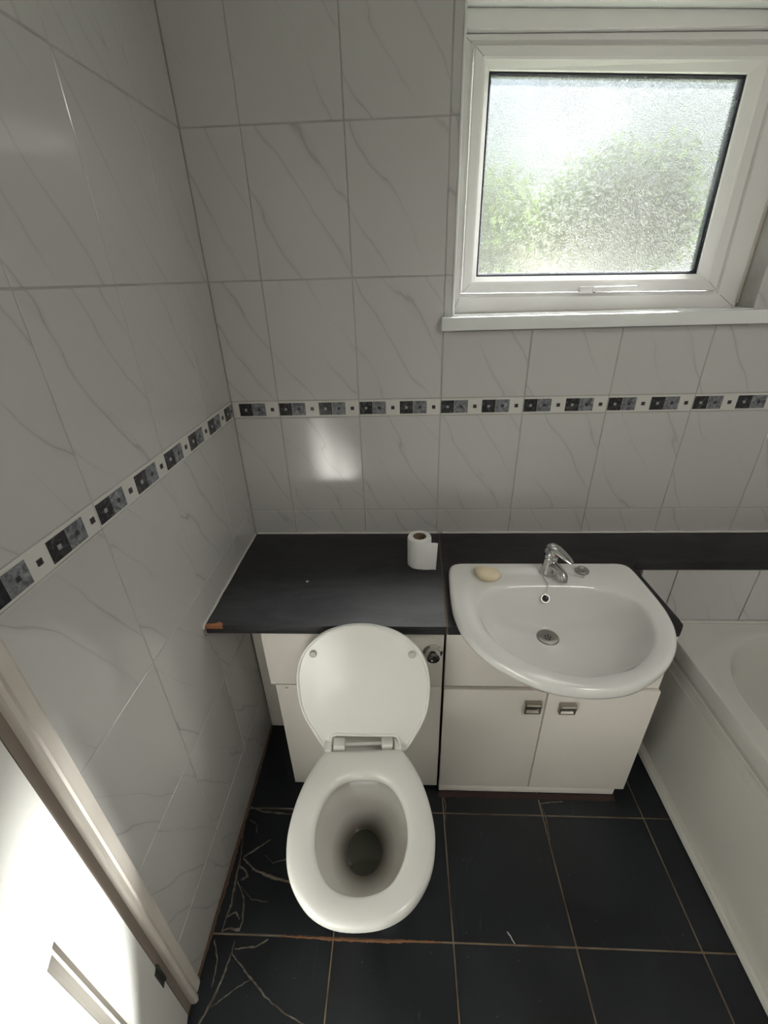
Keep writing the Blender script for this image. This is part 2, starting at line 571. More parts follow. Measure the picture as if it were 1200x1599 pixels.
_cache = {}
def tile_mesh(pts, m, bev=0.0012):
    """tile with outline pts in (u, w); front faces local -Y and lies at y=0"""
    key = (tuple((round(a, 4), round(b, 4)) for a, b in pts), m.name)
    if key not in _cache:
        bm = bmesh.new()
        prism(bm, pts, 'y', 0.0, T, bev)
        bmesh.ops.recalc_face_normals(bm, faces=bm.faces)
        me = bpy.data.meshes.new('tile')
        bm.to_mesh(me); bm.free()
        me.materials.append(m)
        _cache[key] = me
    return _cache[key]

def put_tile(parent, side, u0, u1, z0, z1, hole=None, base=0.0, name='tile', m=None):
    m = m or M_TILE
    g = G
    a0, a1, b0, b1 = u0 + g, u1 - g, z0 + g, z1 - g
    if a1 - a0 < 0.004 or b1 - b0 < 0.004:
        return None
    polys = [[(a0, b0), (a1, b0), (a1, b1), (a0, b1)]]
    if hole:
        hx0, hx1, hz0, hz1 = hole
        if hx0 < a1 and hx1 > a0 and hz0 < b1 and hz1 > b0:
            L, Rr, Bt, Tp = hx0 > a0 + .003, hx1 < a1 - .003, hz0 > b0 + .003, hz1 < b1 - .003
            if L and Bt: polys = [[(a0, b0), (a1, b0), (a1, hz0), (hx0, hz0), (hx0, b1), (a0, b1)]]
            elif Rr and Bt: polys = [[(a0, b0), (a1, b0), (a1, b1), (hx1, b1), (hx1, hz0), (a0, hz0)]]
            elif L and Tp: polys = [[(a0, b0), (hx0, b0), (hx0, hz1), (a1, hz1), (a1, b1), (a0, b1)]]
            elif Rr and Tp: polys = [[(hx1, b0), (a1, b0), (a1, b1), (a0, b1), (a0, hz1), (hx1, hz1)]]
            elif L: polys = [[(a0, b0), (hx0, b0), (hx0, b1), (a0, b1)]]
            elif Rr: polys = [[(hx1, b0), (a1, b0), (a1, b1), (hx1, b1)]]
            elif Bt: polys = [[(a0, b0), (a1, b0), (a1, hz0), (a0, hz0)]]
            elif Tp: polys = [[(a0, hz1), (a1, hz1), (a1, b1), (a0, b1)]]
            else: return None
    o = None
    for P in polys:
        cu, cz = (a0 + a1) / 2, (b0 + b1) / 2
        me = tile_mesh([(x - cu, z - cz) for x, z in P], m)
        rx = random.uniform(-0.0016, 0.0016)
        ry = random.uniform(-0.0016, 0.0016)
        if side == 'back':
            o = link(me, name, parent, (cu, base, cz), (rx, 0, ry))
        elif side == 'left':     # u runs along +Y
            o = link(me, name, parent, (base, cu, cz), (0, 0, R(90) + ry))
        elif side == 'right':    # faces -X, u runs along -Y
            o = link(me, name, parent, (base, -cu, cz), (0, 0, R(-90) + ry))
    return o

def square_mesh(m_sq, m_st, w, h, st, ring=False):
    """slightly proud square inlay with a small raised square in its middle"""
    bm = bmesh.new()
    prism(bm, [(-w / 2, -h / 2), (w / 2, -h / 2), (w / 2, h / 2), (-w / 2, h / 2)], 'y', -0.0008, 0.002, 0.0003, mi=0)
    prism(bm, [(-st, -st), (st, -st), (st, st), (-st, st)], 'y', -0.0018, -0.0004, 0.0004, mi=1)
    bmesh.ops.recalc_face_normals(bm, faces=bm.faces)
    me = bpy.data.meshes.new('inlay')
    bm.to_mesh(me); bm.free()
    me.materials.append(m_sq); me.materials.append(m_st)
    return me
P_SQ = 0.25 / 6
IN_D = {}
def inlay(kind, w):
    k = (kind, round(w, 4))
    if k not in IN_D:
        if kind == 'dark':
            IN_D[k] = square_mesh(M_DSQ, M_STUD_L, w, 0.0385, 0.004)
        elif kind == 'grey':
            IN_D[k] = square_mesh(M_GSQ, M_STUD_D, w, 0.0385, 0.004)
        else:
            bm = bmesh.new()
            prism(bm, [(-.0052, -.0052), (.0052, -.0052), (.0052, .0052), (-.0052, .0052)], 'y', -0.0015, 0.002, 0.0004)
            me = bpy.data.meshes.new('stud'); bm.to_mesh(me); bm.free()
            me.materials.append(M_STUD_D)
            IN_D[k] = me
    return IN_D[k]

def put_border(parent, side, u0, u1, start):
    """one border tile between u0 and u1; its pattern counts from start"""
    bt = put_tile(parent, side, u0, u1, B0, B1, name='border_tile', m=M_BORDER)
    cu = (u0 + u1) / 2
    zc = 0.0
    for k in range(6):
        kind = ('dark', 'grey', 'white')[k % 3]
        s0, s1 = start + k * P_SQ, start + (k + 1) * P_SQ
        if kind == 'white':
            c = (s0 + s1) / 2
            if c - .006 < u0 or c + .006 > u1:
                continue
            o = link(inlay('white', 0), 'small_inlay', bt, (c - cu, -0.0002, zc))
            continue
        s0, s1 = max(s0 + .0005, u0 + G + .0005), min(s1 - .0005, u1 - G - .0005)
        if s1 - s0 < 0.008:
            continue
        w = s1 - s0
        o = link(inlay(kind, w), 'dark_inlay' if kind == 'dark' else 'marbled_inlay', bt, ((s0 + s1) / 2 - cu, -0.0002, zc))

# ------------------------------------------------------------------ floor
floor = boxes('floor', [(-0.02, X_R + 0.02, Y_F - 0.02, 0.03, -0.06, -0.0022)], M_FGROUT)
struct(floor, 'bathroom floor of large black tiles with worn tan and brown grout', 'floor')
FX = [0.004, 0.338, 0.660, 0.982, 1.304, 1.626, 1.948, X_R]
FY = [-0.004, -0.2025, -0.5245, -0.8465, -1.1685, -1.4905, -1.8125, Y_F]
ftm = {}
for i in range(len(FX) - 1):
    for j in range(len(FY) - 1):
        x0, x1, y1, y0 = FX[i] + .0022, FX[i + 1] - .0022, FY[j] - .0022, FY[j + 1] + .0022
        k = (round(x1 - x0, 3), round(y1 - y0, 3))
        if k not in ftm:
            bm = bmesh.new()
            box(bm, -k[0] / 2, k[0] / 2, -k[1] / 2, k[1] / 2, -0.008, 0.0, 0.0012)
            me = bpy.data.meshes.new('floor_tile'); bm.to_mesh(me); bm.free()
            me.materials.append(M_FLOOR); ftm[k] = me
        link(ftm[k], 'floor_tile', floor, ((x0 + x1) / 2, (y0 + y1) / 2, random.uniform(-.0003, .0003)),
             (random.uniform(-.001, .001), random.uniform(-.001, .001), 0))

def ribbon(bm, pts, w, z=0.0009, seed=0):
    """thin ragged filled crack lying on the tiles"""
    rr = random.Random(seed)
    P = []
    for a, b in zip(pts[:-1], pts[1:]):
        n = max(2, int((Vector(b) - Vector(a)).length / 0.006))
        for k in range(n):
            t = k / n
            P.append(Vector((a[0] + (b[0] - a[0]) * t, a[1] + (b[1] - a[1]) * t)))
    P.append(Vector(pts[-1]))
    L, Rr = [], []
    for i, p in enumerate(P):
        d = (P[min(i + 1, len(P) - 1)] - P[max(0, i - 1)]).normalized()
        nrm = Vector((-d.y, d.x))
        p = p + nrm * rr.uniform(-.0011, .0011)
        hw = w * 0.5 * rr.uniform(0.45, 1.25) * (0.4 + 0.6 * math.sin(math.pi * min(1, (i + 2) / (len(P) + 3))))
        zz = z + rr.uniform(-.0003, .0004)
        L.append([bm.verts.new((*(p + nrm * hw), -0.001)), bm.verts.new((*(p + nrm * hw * .5), zz)),
                  bm.verts.new((*(p - nrm * hw * .5), zz)), bm.verts.new((*(p - nrm * hw), -0.001))])
    for a, b in zip(L[:-1], L[1:]):
        for k in range(3):
            bm.faces.new((a[k], a[k + 1], b[k + 1], b[k]))

CR = [([(0.035, -0.6663), (0.0666, -0.6448), (0.1058, -0.6171)], .006),
      ([(0.036, -0.6697), (0.0743, -0.6969), (0.1363, -0.7162), (0.1863, -0.7243), (0.24, -0.735)], .010),
      ([(0.0358, -0.7284), (0.0671, -0.7658), (0.0805, -0.8184), (0.0774, -0.8416)], .006),
      ([(0.0728, -0.8600), (0.0728, -0.8845), (0.1347, -0.9285), (0.1892, -0.9642), (0.2381, -0.9874), (0.2833, -1.0016), (0.34, -1.03)], .0055),
      ([(0.0728, -0.8845), (0.064, -0.9354), (0.0521, -0.9773), (0.0381, -1.0095), (0.02, -1.05)], .009),
      ([(0.0551, -0.9847), (0.092, -0.9584), (0.1361, -0.9331)], .004),
      ([(0.0787, -0.8767), (0.1338, -0.87), (0.1626, -0.8549)], .006),
      ([(0.012, -0.600), (0.024, -0.66), (0.03, -0.73), (0.036, -0.78), (0.03, -0.84)], .008),
      ([(0.036, -0.81), (0.056, -0.80), (0.072, -0.815)], .006),
      ([(0.030, -0.842), (0.05, -0.835), (0.078, -0.838)], .010),
      ([(0.03, -0.69), (0.05, -0.70), (0.062, -0.715), (0.045, -0.725)], .010),
      ([(0.012, -0.52), (0.06, -0.535), (0.14, -0.54), (0.2, -0.536)], .007),
      ([(0.02, -0.56), (0.05, -0.575), (0.055, -0.60)], .004),
      ([(0.10, -0.66), (0.13, -0.68), (0.20, -0.66)], .003),
      ([(0.05, -0.74), (0.09, -0.77), (0.14, -0.775)], .003),
      ([(0.016, -0.86), (0.04, -0.90), (0.045, -0.95)], .006),
      ([(0.665, -0.47), (0.668, -0.5), (0.664, -0.55)], .006),
      ([(0.985, -0.485), (0.99, -0.53), (0.985, -0.60)], .005),
      ([(0.985, -0.487), (1.02, -0.483), (1.06, -0.480)], .006)]
for i, (p, w) in enumerate(CR):
    bm = bmesh.new()
    ribbon(bm, p, w, seed=i)
    finish(bm, 'crack', M_CRACK, floor)
bm = bmesh.new()
ribbon(bm, [(0.8067, -0.820), (0.815, -0.829), (0.8213, -0.8443)], 0.006, seed=50)
finish(bm, 'chip', mat('pale_chip', (0.5, 0.48, 0.44), 0.7), floor)
# thick worn grout where the front tiles meet under the pan
bm = bmesh.new()
ribbon(bm, [(0.20, -0.846), (0.34, -0.849), (0.46, -0.850), (0.55, -0.847), (0.63, -0.847)], 0.011, seed=71)
finish(bm, 'rust_stained_grout', mat('rusty_grout', (0.20, 0.095, 0.045), 0.9), floor)
# sealant along the bottom of the left wall
bm = bmesh.new()
for k in range(2):
    pass
ribbon(bm, [(0.004, -0.93), (0.006, -0.7), (0.005, -0.4), (0.005, -0.2)], 0.013, z=0.004, seed=61)
finish(bm, 'edge_sealant', M_BCAULK, floor)

# ------------------------------------------------------------------ walls
bm = bmesh.new()
for b in ((-0.30, WX0, 0.0015, 0.16, -0.06, H_CEIL + .05), (WX1, X_R + .30, 0.0015, 0.16, -0.06, H_CEIL + .05),
          (WX0, WX1, 0.0015, 0.16, -0.06, WZ0 - 0.02), (WX0, WX1, 0.0015, 0.16, WZ1 + T, H_CEIL + .05)):
    box(bm, *b)
wall_back = finish(bm, 'wall_back', M_GROUT)
struct(wall_back, 'back wall of white marble-effect tiles with the window in it', 'wall')
HOLE = (WX0, WX1, WZ0 - .03, WZ1)
for i in range(len(XJ) - 1):
    for zr in (Z_ROWS, Z_ROWS2):
        for j in range(len(zr) - 1):
            if XJ[i] > 1.39 and zr[j + 1] < 0.6 or zr[j + 1] < 0.3:
                pass
            put_tile(wall_back, 'back', XJ[i], XJ[i + 1], zr[j], zr[j + 1], HOLE)
    st = XJ[i] if i else XJ[1] - 0.25
    put_border(wall_back, 'back', XJ[i], XJ[i + 1], st)
# tiled window reveal on the right
for z0, z1 in ((WZ0 + .012, 1.5663), (1.5663, 1.8948), (1.8948, WZ1)):
    put_tile(wall_back, 'right', -0.085, -0.002, z0, z1, base=WX1 + .0005, m=M_REVEAL)

bm = bmesh.new()
for b in ((-0.16, -0.0015, -0.985, 0.0, -0.06, H_CEIL + .05), (-0.16, -0.0015, -1.76, -0.985, 2.03, H_CEIL + .05),
          (-0.16, -0.0015, Y_F - .1, -1.76, -0.06, H_CEIL + .05)):
    box(bm, *b)
wall_left = finish(bm, 'wall_left', M_GROUT)
struct(wall_left, 'left wall of white marble-effect tiles beside the toilet', 'wall')
for i in range(len(YJ) - 1):
    for zr in (Z_ROWS, Z_ROWS2):
        for j in range(len(zr) - 1):
            put_tile(wall_left, 'left', YJ[i + 1], YJ[i], zr[j], zr[j + 1])
    put_border(wall_left, 'left', YJ[i + 1], YJ[i], YJ[i + 1])
for j in range(len(Z_ROWS2) - 1):     # above and beside the door frame
    if Z_ROWS2[j] >= 1.99:
        pass
for y0, y1 in ((-1.185, -0.935), (-1.435, -1.185), (-1.685, -1.435), (-1.935, -1.685)):
    put_tile(wall_left, 'left', y0, y1, 2.08, 2.2233)
    put_tile(wall_left, 'left', y0, y1, 2.2233, H_CEIL)

wall_right = boxes('wall_right', [(X_R, X_R + .1, Y_F - .1, 0.0, -0.06, H_CEIL + .05)], M_GROUT)
struct(wall_right, 'right wall of plain white tiles along the bath', 'wall')
for i in range(8):
    for zr in (Z_ROWS[2:], Z_ROWS2):
        for j in range(len(zr) - 1):
            put_tile(wall_right, 'right', i * .25, min(-Y_F, i * .25 + .25), zr[j], zr[j + 1], base=X_R - T)
    bt = put_tile(wall_right, 'right', i * .25, min(-Y_F, i * .25 + .25), B0, B1, base=X_R - T, name='border_tile', m=M_BORDER)
wall_front = boxes('wall_front', [(-0.16, X_R + .1, Y_F - .1, Y_F, -0.06, H_CEIL + .05)], M_PLASTER)
struct(wall_front, 'painted wall opposite the window', 'wall')
ceiling = boxes('ceiling', [(-0.3, X_R + .3, Y_F - .1, 0.16, H_CEIL, H_CEIL + .08)], M_PLASTER)
struct(ceiling, 'plain white bathroom ceiling', 'ceiling')

# boxed-in ledge behind the bath, tiled on its front
bm = bmesh.new()
box(bm, 1.285, X_R, -0.1735, 0.0, 0.0, 0.734)
wall_box = finish(bm, 'wall_boxing', M_GROUT)
struct(wall_box, 'low tiled boxing between bath and black shelf', 'wall')
for a, b in ((1.285, 1.393), (1.393, 1.643), (1.643, 1.893), (1.893, X_R)):
    put_tile(wall_box, 'back', a, b, 0.528, 0.733, base=-0.1795)
    put_tile(wall_box, 'back', a, b, 0.1996, 0.528, base=-0.1795)

# hallway beyond the door
hall = boxes('wall_hall', [(-1.3, -1.2, -2.2, -0.6, -0.06, 2.4), (-1.2, -0.16, -2.2, -2.1, -0.06, 2.4), (-1.2, -0.16, -0.7, -0.6, -0.06, 2.4),
                           (-1.3, -0.16, -2.2, -0.6, 2.4, 2.5)], M_PLASTER)
struct(hall, 'plain hallway walls beyond the open door', 'wall')
hf = boxes('floor_hall', [(-1.3, -0.02, -2.2, -0.6, -0.06, 0.0)], M_HALLF)
struct(hf, 'carpeted hallway floor beyond the door', 'floor')

# ------------------------------------------------------------------ door frame and door
bm = bmesh.new()
# architrave: rounded moulding on the tiles, near side of the opening
def arch_prof(y0, y1, s=1):
    pts = [(y0, -0.002), (y0, 0.007), (y0 + (y1 - y0) * .12, 0.0105), (y0 + (y1 - y0) * .45, 0.012), (y0 + (y1 - y0) * .55, 0.0105),
           (y0 + (y1 - y0) * .66, 0.016), (y0 + (y1 - y0) * .82, 0.020), (y0 + (y1 - y0) * .95, 0.017), (y1, 0.010), (y1, -0.002)]
    return pts
tt = bmesh.new()
rows = []
for z in (0.0, 2.07):
    rows.append([(x, y, z) for y, x in arch_prof(-0.935, -0.980)])
loft(tt, rows); merge(bm, tt)
tt = bmesh.new()
rows = []
for z in (0.0, 2.07):
    rows.append([(x, y, z) for y, x in arch_prof(-1.812, -1.767)])
loft(tt, rows); merge(bm, tt)
box(bm, -0.002, 0.016, -1.767, -0.980, 2.025, 2.07)
arch = finish(bm, 'trim_1', M_ARCH, angle=25)
struct(arch, 'white painted door frame moulding on the left wall', 'door frame')
bm = bmesh.new()
box(bm, -0.16, 0.004, -0.996, -0.978, 0, 2.03)
box(bm, -0.16, 0.004, -1.769, -1.751, 0, 2.03)
box(bm, -0.16, 0.004, -1.751, -0.996, 2.012, 2.03)
finish(bm, 'door_lining', M_REBATE, arch)

DOOR_A = R(18)
DW, DH, DT = 0.735, 1.985, 0.036
hinge_at = (0.006, -0.999, 0.006)
door = bpy.data.objects.new('door_1', None)
COL.objects.link(door)
door.location = hinge_at
door.rotation_euler = (0, 0, -R(90) + DOOR_A)    # local +X along the leaf, local +Y faces the room
struct(door, 'white panelled door standing ajar at the left', 'door')
panels = [(0.105, 0.335, 0.20, 0.765), (0.405, 0.635, 0.20, 0.765), (0.105, 0.335, 0.95, 1.86), (0.405, 0.635, 0.95, 1.86)]
bm = bmesh.new()
xs = [0, .105, .335, .405, .635, DW]
zs = [0, .20, .765, .95, 1.86, DH]
for i in range(5):
    for j in range(5):
        rec = i in (1, 3) and j in (1, 3)
        box(bm, xs[i], xs[i + 1], -DT, -0.010 if rec else 0.0, zs[j], zs[j + 1])
bmesh.ops.remove_doubles(bm, verts=bm.verts, dist=1e-5)
finish(bm, 'door_leaf', M_DOOR, door)
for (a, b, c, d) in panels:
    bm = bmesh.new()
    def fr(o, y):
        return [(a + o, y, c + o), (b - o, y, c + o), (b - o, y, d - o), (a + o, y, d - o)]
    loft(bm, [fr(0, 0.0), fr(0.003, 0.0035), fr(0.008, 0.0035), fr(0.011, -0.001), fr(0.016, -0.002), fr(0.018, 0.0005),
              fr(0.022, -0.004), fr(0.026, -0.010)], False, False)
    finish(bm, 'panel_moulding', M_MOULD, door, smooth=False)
    bm = bmesh.new()
    loft(bm, [fr(0.026, -0.0098), fr(0.036, -0.0098), fr(0.060, -0.003)], False, True)
    finish(bm, 'raised_panel', M_DOOR, door, smooth=False)
for z in (0.22, 1.70):
    bm = bmesh.new()
    lathe(bm, [(0.004, 0), (0.005, 0.002), (0.005, 0.068), (0.004, 0.070)], 12)
    box(bm, 0.0, 0.014, -0.0025, 0.0008, 0.0, 0.07)
    finish(bm, 'hinge', mat('tarnished_hinge', (0.07, 0.07, 0.06), 0.5, 0.6), door, (-0.001, 0.001, z))
bm = bmesh.new()
box(bm, .672, .708, 0.0, .007, .90, 1.04, .002)
tube(bm, [(0.69, 0.006, 1.0), (0.69, 0.045, 1.0)], 0.008)
tube(bm, [(0.69, 0.045, 1.0), (0.62, 0.05, 1.0), (0.58, 0.047, 0.997)], [0.008, 0.008, 0.006])
finish(bm, 'door_handle', M_CHROME, door)

# ------------------------------------------------------------------ window
win = bpy.data.objects.new('window_1', None)
COL.objects.link(win)
win.location = (0, 0, 0)
struct(win, 'white plastic window with a frosted crinkle-pattern pane', 'window')
# corner quads (x, z): bottom-left, bottom-right, top-right, top-left ; the head is not quite level
Q_OUT = [(WX0 + .001, 1.466), (WX1 - .002, 1.462), (WX1 - .002, 2.030), (WX0 + .001, 2.056)]
Q_JNT = [(0.7035, 1.5185), (1.4130, 1.5075), (1.4030, 2.0080), (0.7045, 2.0350)]
Q_BEAD = [(0.7310, 1.5480), (1.3760, 1.5390), (1.3720, 1.9830), (0.7330, 2.0085)]
Q_GLS = [(0.7435, 1.5600), (1.3550, 1.5510), (1.3480, 1.9640), (0.7440, 1.9930)]
YS = 0.072
def quad_ring(bm, A, ya, B, yb):
    """four mitred strips between two quads"""
    for i in range(4):
        j = (i + 1) % 4
        v = [bm.verts.new((A[i][0], ya, A[i][1])), bm.verts.new((A[j][0], ya, A[j][1])),
             bm.verts.new((B[j][0], yb, B[j][1])), bm.verts.new((B[i][0], yb, B[i][1]))]
        bm.faces.new(v)
def qoff(Q, d):
    c = [(Q[0][0] + d, Q[0][1] + d), (Q[1][0] - d, Q[1][1] + d), (Q[2][0] - d, Q[2][1] - d), (Q[3][0] + d, Q[3][1] - d)]
    return c
bm = bmesh.new()
seq = [(Q_OUT, 0.125), (Q_OUT, 0.076), (qoff(Q_OUT, .002), 0.074), (qoff(Q_JNT, -.010), 0.074), (qoff(Q_JNT, -.0045), 0.080), (qoff(Q_JNT, -.0008), 0.082), (qoff(Q_JNT, -.0008), 0.125)]
for (A, ya), (B, yb) in zip(seq[:-1], seq[1:]):
    quad_ring(bm, A, ya, B, yb)
bmesh.ops.remove_doubles(bm, verts=bm.verts, dist=1e-5)
finish(bm, 'window_frame', M_PVC, win, smooth=False)
bm = bmesh.new()
seq = [(qoff(Q_JNT, .0008), 0.110), (qoff(Q_JNT, .0008), 0.071), (qoff(Q_JNT, .003), 0.068), (qoff(Q_BEAD, -.006), 0.068), (qoff(Q_BEAD, -.001), 0.070),
       (Q_BEAD, 0.071), (qoff(Q_GLS, -.002), 0.082), (Q_GLS, 0.085), (Q_GLS, 0.110)]
for (A, ya), (B, yb) in zip(seq[:-1], seq[1:]):
    quad_ring(bm, A, ya, B, yb)
bmesh.ops.remove_doubles(bm, verts=bm.verts, dist=1e-5)
sash = finish(bm, 'sash', M_PVC, win, smooth=False)
# mitre seams
bm = bmesh.new()
for i in range(4):
    a, b = Vector((Q_OUT[i][0], 0.0737, Q_OUT[i][1])), Vector((Q_JNT[i][0], 0.0737, Q_JNT[i][1]))
    b = a.lerp(b, 0.78); a = a.lerp(b, 0.15)
    tube(bm, [a, b], 0.0006, 4)
    a, b = Vector((Q_JNT[i][0], 0.0677, Q_JNT[i][1])), Vector((Q_BEAD[i][0], 0.0677, Q_BEAD[i][1]))
    b = a.lerp(b, 0.8); a = a.lerp(b, 0.15)
    tube(bm, [a, b], 0.0005, 4)
finish(bm, 'mitre_seam', mat('seam_grey', (0.28, 0.28, 0.27), 0.6), win)
bm = bmesh.new()
quad_ring(bm, qoff(Q_GLS, -.001), 0.088, qoff(Q_GLS, .0035), 0.0865)
quad_ring(bm, qoff(Q_GLS, .0035), 0.0865, qoff(Q_GLS, .0035), 0.090)
finish(bm, 'gasket', M_GASKET, sash, smooth=False)
bm = bmesh.new()     # spacer bar between the two panes
A2, B2 = qoff(Q_GLS, -.002), qoff(Q_GLS, .0075)
quad_ring(bm, B2, 0.094, B2, 0.108)
quad_ring(bm, A2, 0.094, B2, 0.094)
quad_ring(bm, A2, 0.108, B2, 0.108)
finish(bm, 'spacer_bar', M_GASKET, sash, smooth=False)
bm = bmesh.new()
prism(bm, [qoff(Q_GLS, -.004)[i] for i in range(4)], 'y', 0.0905, 0.0935)
for f in bm.faces:
    f.material_index = 0 if f.calc_center_median().y < 0.0908 else 1
finish(bm, 'pane', [M_GLASS, M_CLEAR], sash, smooth=False)
# lever handle on the bottom rail
hz = 1.5195
bm = bmesh.new()
box(bm, 1.030, 1.072, 0.056, 0.069, hz - .009, hz + .009, .003, 2)
hd = finish(bm, 'handle', M_PVC, sash)
bm = bmesh.new()
box(bm, 1.066, 1.183, 0.047, 0.0575, hz - .006, hz + .008, .003, 2)
finish(bm, 'lever', M_PVC, hd)
bm = bmesh.new()
box(bm, 1.068, 1.0735, 0.0545, 0.0562, hz - .008, hz + .003)
finish(bm, 'keyhole', M_DARK, hd)
# head trim above the frame and the soffit
bm = bmesh.new()
prism(bm, [(WX0, 2.057), (WX1, 2.031), (WX1, 2.058), (WX0, 2.094)], 'y', 0.060, 0.125, .002)
finish(bm, 'head_trim', M_PVC, win)
bm = bmesh.new()
prism(bm, [(WX0, 2.0945), (WX1, 2.0585), (WX1, WZ1 + T), (WX0, WZ1 + T)], 'y', 0.0015, 0.125, .001)
finish(bm, 'soffit_board', M_SILL, win)
# grimy sealant in the corners of the frame
bm = bmesh.new()
tube(bm, [(WX1 - .003, .072, 1.475), (WX1 - .003, .072, 2.03)], 0.004, 6)
tube(bm, [(0.72, .073, 1.4665), (WX1 - .01, .073, 1.4645)], 0.0022, 6)
finish(bm, 'sealant', M_CAULK, win)

sill = boxes('trim_2', [(0.6415, 1.54, -0.031, 0.0, 1.4300, 1.4640), (WX0, WX1, -0.001, 0.125, 1.4300, 1.4660)], M_SILL, bev=0.003, seg=2)
struct(sill, 'white plastic window sill with a deep front lip', 'window sill')
bm = bmesh.new()
box(bm, WX0 - .006, WX0 + .001, -0.0035, 0.06, 1.466, WZ1 + .004, .002)
edge = finish(bm, 'trim_3', M_SILL)
struct(edge, 'thin white edging strip on the left corner of the window recess', 'trim')

# ------------------------------------------------------------------ worktops
ZT0, ZT1 = 0.7345, 0.7640
Y_W = -0.4755
bm = bmesh.new()
prism(bm, [(0.004, Y_W), (0.6440, Y_W), (0.6560, -0.003), (0.004, -0.003)], 'z', ZT0, ZT1, 0.004, 2)
wt = finish(bm, 'worktop', M_WORKTOP)
tag(wt, 'black slate-effect worktop slab above the toilet, toilet roll on it', 'worktop')
bm = bmesh.new()
prism(bm, [(0.0035, -0.4768), (0.052, -0.4768), (0.050, -0.468), (0.040, -0.462), (0.030, -0.4685), (0.0035, -0.470)], 'z', ZT1 - .011, ZT1 + .0006)
finish(bm, 'chipped_corner', M_CHIP, wt)
wt.children[0]['label'] = 'bare orange chipboard where the laminate corner broke off'
bm = bmesh.new()
lathe(bm, [(0.0045, 0), (0.0035, .001), (0.001, .0014)], 8)
fk = finish(bm, 'speck', mat('pale_speck', (0.45, 0.45, 0.45), 0.4), wt, (0.2423, -0.2845, ZT1))

# basin outline (symmetric D) at its rim
CX = 0.931
def basin_outline():
    half = [(0.0, -0.2355), (0.10, -0.2355), (0.19, -0.2355), (0.232, -0.2365), (0.254, -0.246), (0.264, -0.268), (0.2685, -0.33), (0.2705, -0.40), (0.268, -0.455),
            (0.256, -0.515), (0.230, -0.570), (0.190, -0.619), (0.137, -0.660), (0.075, -0.690), (0.0, -0.7005)]
    L = [(CX + a * 1.014, b) for a, b in half] + [(CX - a, b) for a, b in reversed(half[1:-1])]
    return resample(catmull(L, 6), 120)
OUT = basin_outline()
def bowl_outline():
    half = [(0.0, -0.340), (0.08, -0.342), (0.145, -0.354), (0.192, -0.385), (0.2125, -0.43), (0.208, -0.495), (0.184, -0.555), (0.143, -0.602), (0.09, -0.636), (0.0, -0.6555)]
    c = 0.938
    L = [(c + a, b) for a, b in half] + [(c - a, b) for a, b in reversed(half[1:-1])]
    return resample(catmull(L, 8), 120)
BOWL = bowl_outline()

bm = bmesh.new()
ins = inset(OUT, 0.022)
front = [p for p in ins if p[1] < -0.27]
front.sort(key=lambda p: math.atan2(-(p[1] + .36), p[0] - CX))
notch = [(CX + .236, Y_W), (CX + .246, -.44), (CX + .248, -.36), (CX + .245, -.29), (CX + .22, -.262), (CX - .22, -.262), (CX - .245, -.29), (CX - .248, -.36), (CX - .246, -.44), (CX - .236, Y_W)]
outline = [(0.6465, Y_W), (0.6585, -0.003), (X_R - .002, -0.003), (X_R - .002, -0.1845), (1.258, -0.1845), (1.238, -0.205), (1.248, -0.44), (1.247, -0.462), (1.236, -0.4765)] + notch
prism(bm, outline, 'z', ZT0, ZT1, 0.004, 2)
wt2 = finish(bm, 'worktop', M_WORKTOP)
tag(wt2, 'black counter cut out round the basin, running right as a narrow shelf over the bath', 'worktop')
# brown worn joint between the slabs
bm = bmesh.new()
prism(bm, [(0.6438, Y_W + .001), (0.6468, Y_W + .001), (0.6587, -0.005), (0.6558, -0.005)], 'z', ZT0 + .001, ZT1 - .0006)
finish(bm, 'joint_sealant', M_BCAULK, wt2)
# sealant beads where the worktop meets the walls
bm = bmesh.new()
pth = [(0.67 + k * (1.42 / 40), -0.003, ZT1 + .001 + random.uniform(-.0008, .0012)) for k in range(41)]
tube(bm, pth, [0.0030 + random.uniform(0, .0018) for _ in pth], 8)
finish(bm, 'wall_sealant', M_WCAULK, wt2)
bm = bmesh.new()
pth = [(0.01 + k * (0.64 / 20), -0.003, ZT1 + .001 + random.uniform(-.0008, .0012)) for k in range(21)]
tube(bm, pth, [0.0030 + random.uniform(0, .0018) for _ in pth], 8)
finish(bm, 'wall_sealant', M_WCAULK, wt)
bm = bmesh.new()
pth = [(0.003, -0.01 - k * (0.468 / 20), ZT1 + .001 + random.uniform(-.0008, .001)) for k in range(21)] + [(0.002, -0.482, ZT1 - .006), (0.002, -0.482, ZT0)]
tube(bm, pth, [0.0030 + random.uniform(0, .0012) for _ in pth], 8)
finish(bm, 'wall_sealant', M_WCAULK, wt)

# ------------------------------------------------------------------ toilet cabinet (hides the cistern)
YF = -0.450
tc = thing('toilet_cabinet', 'white boxed unit behind the toilet with chrome flush button', 'cabinet', (0.39, -0.25, 0))
def P(o):  # world -> local of tc
    return (-0.39, 0.25, 0)
def part(name, lst, m, root, bev=0.0015, seg=2, **kw):
    l = root.location
    o = boxes(name, lst, m, root, bev=bev, seg=seg, loc=(-l.x, -l.y, -l.z), **kw)
    return o
part('carcass', [(0.160, 0.636, YF + .022, -0.012, 0.0, 0.7335)], M_CABSIDE, tc)
part('upper_panel', [(0.1385, 0.6415, YF, YF + .018, 0.5135, 0.7330)], M_CAB, tc)
part('lower_panel', [(0.1500, 0.6420, YF + .004, YF + .021, 0.0180, 0.5060)], M_CAB, tc)
part('filler_strip', [(0.004, 0.125, -0.215, -0.198, 0.0, 0.7335)], M_CAB, tc)
l = tc.location
bm = bmesh.new()
box(bm, 0.178, 0.186, YF + .0035, YF + .006, 0.492, 0.4945)
finish(bm, 'scuff', M_DARK, tc, (-l.x, -l.y, 0))
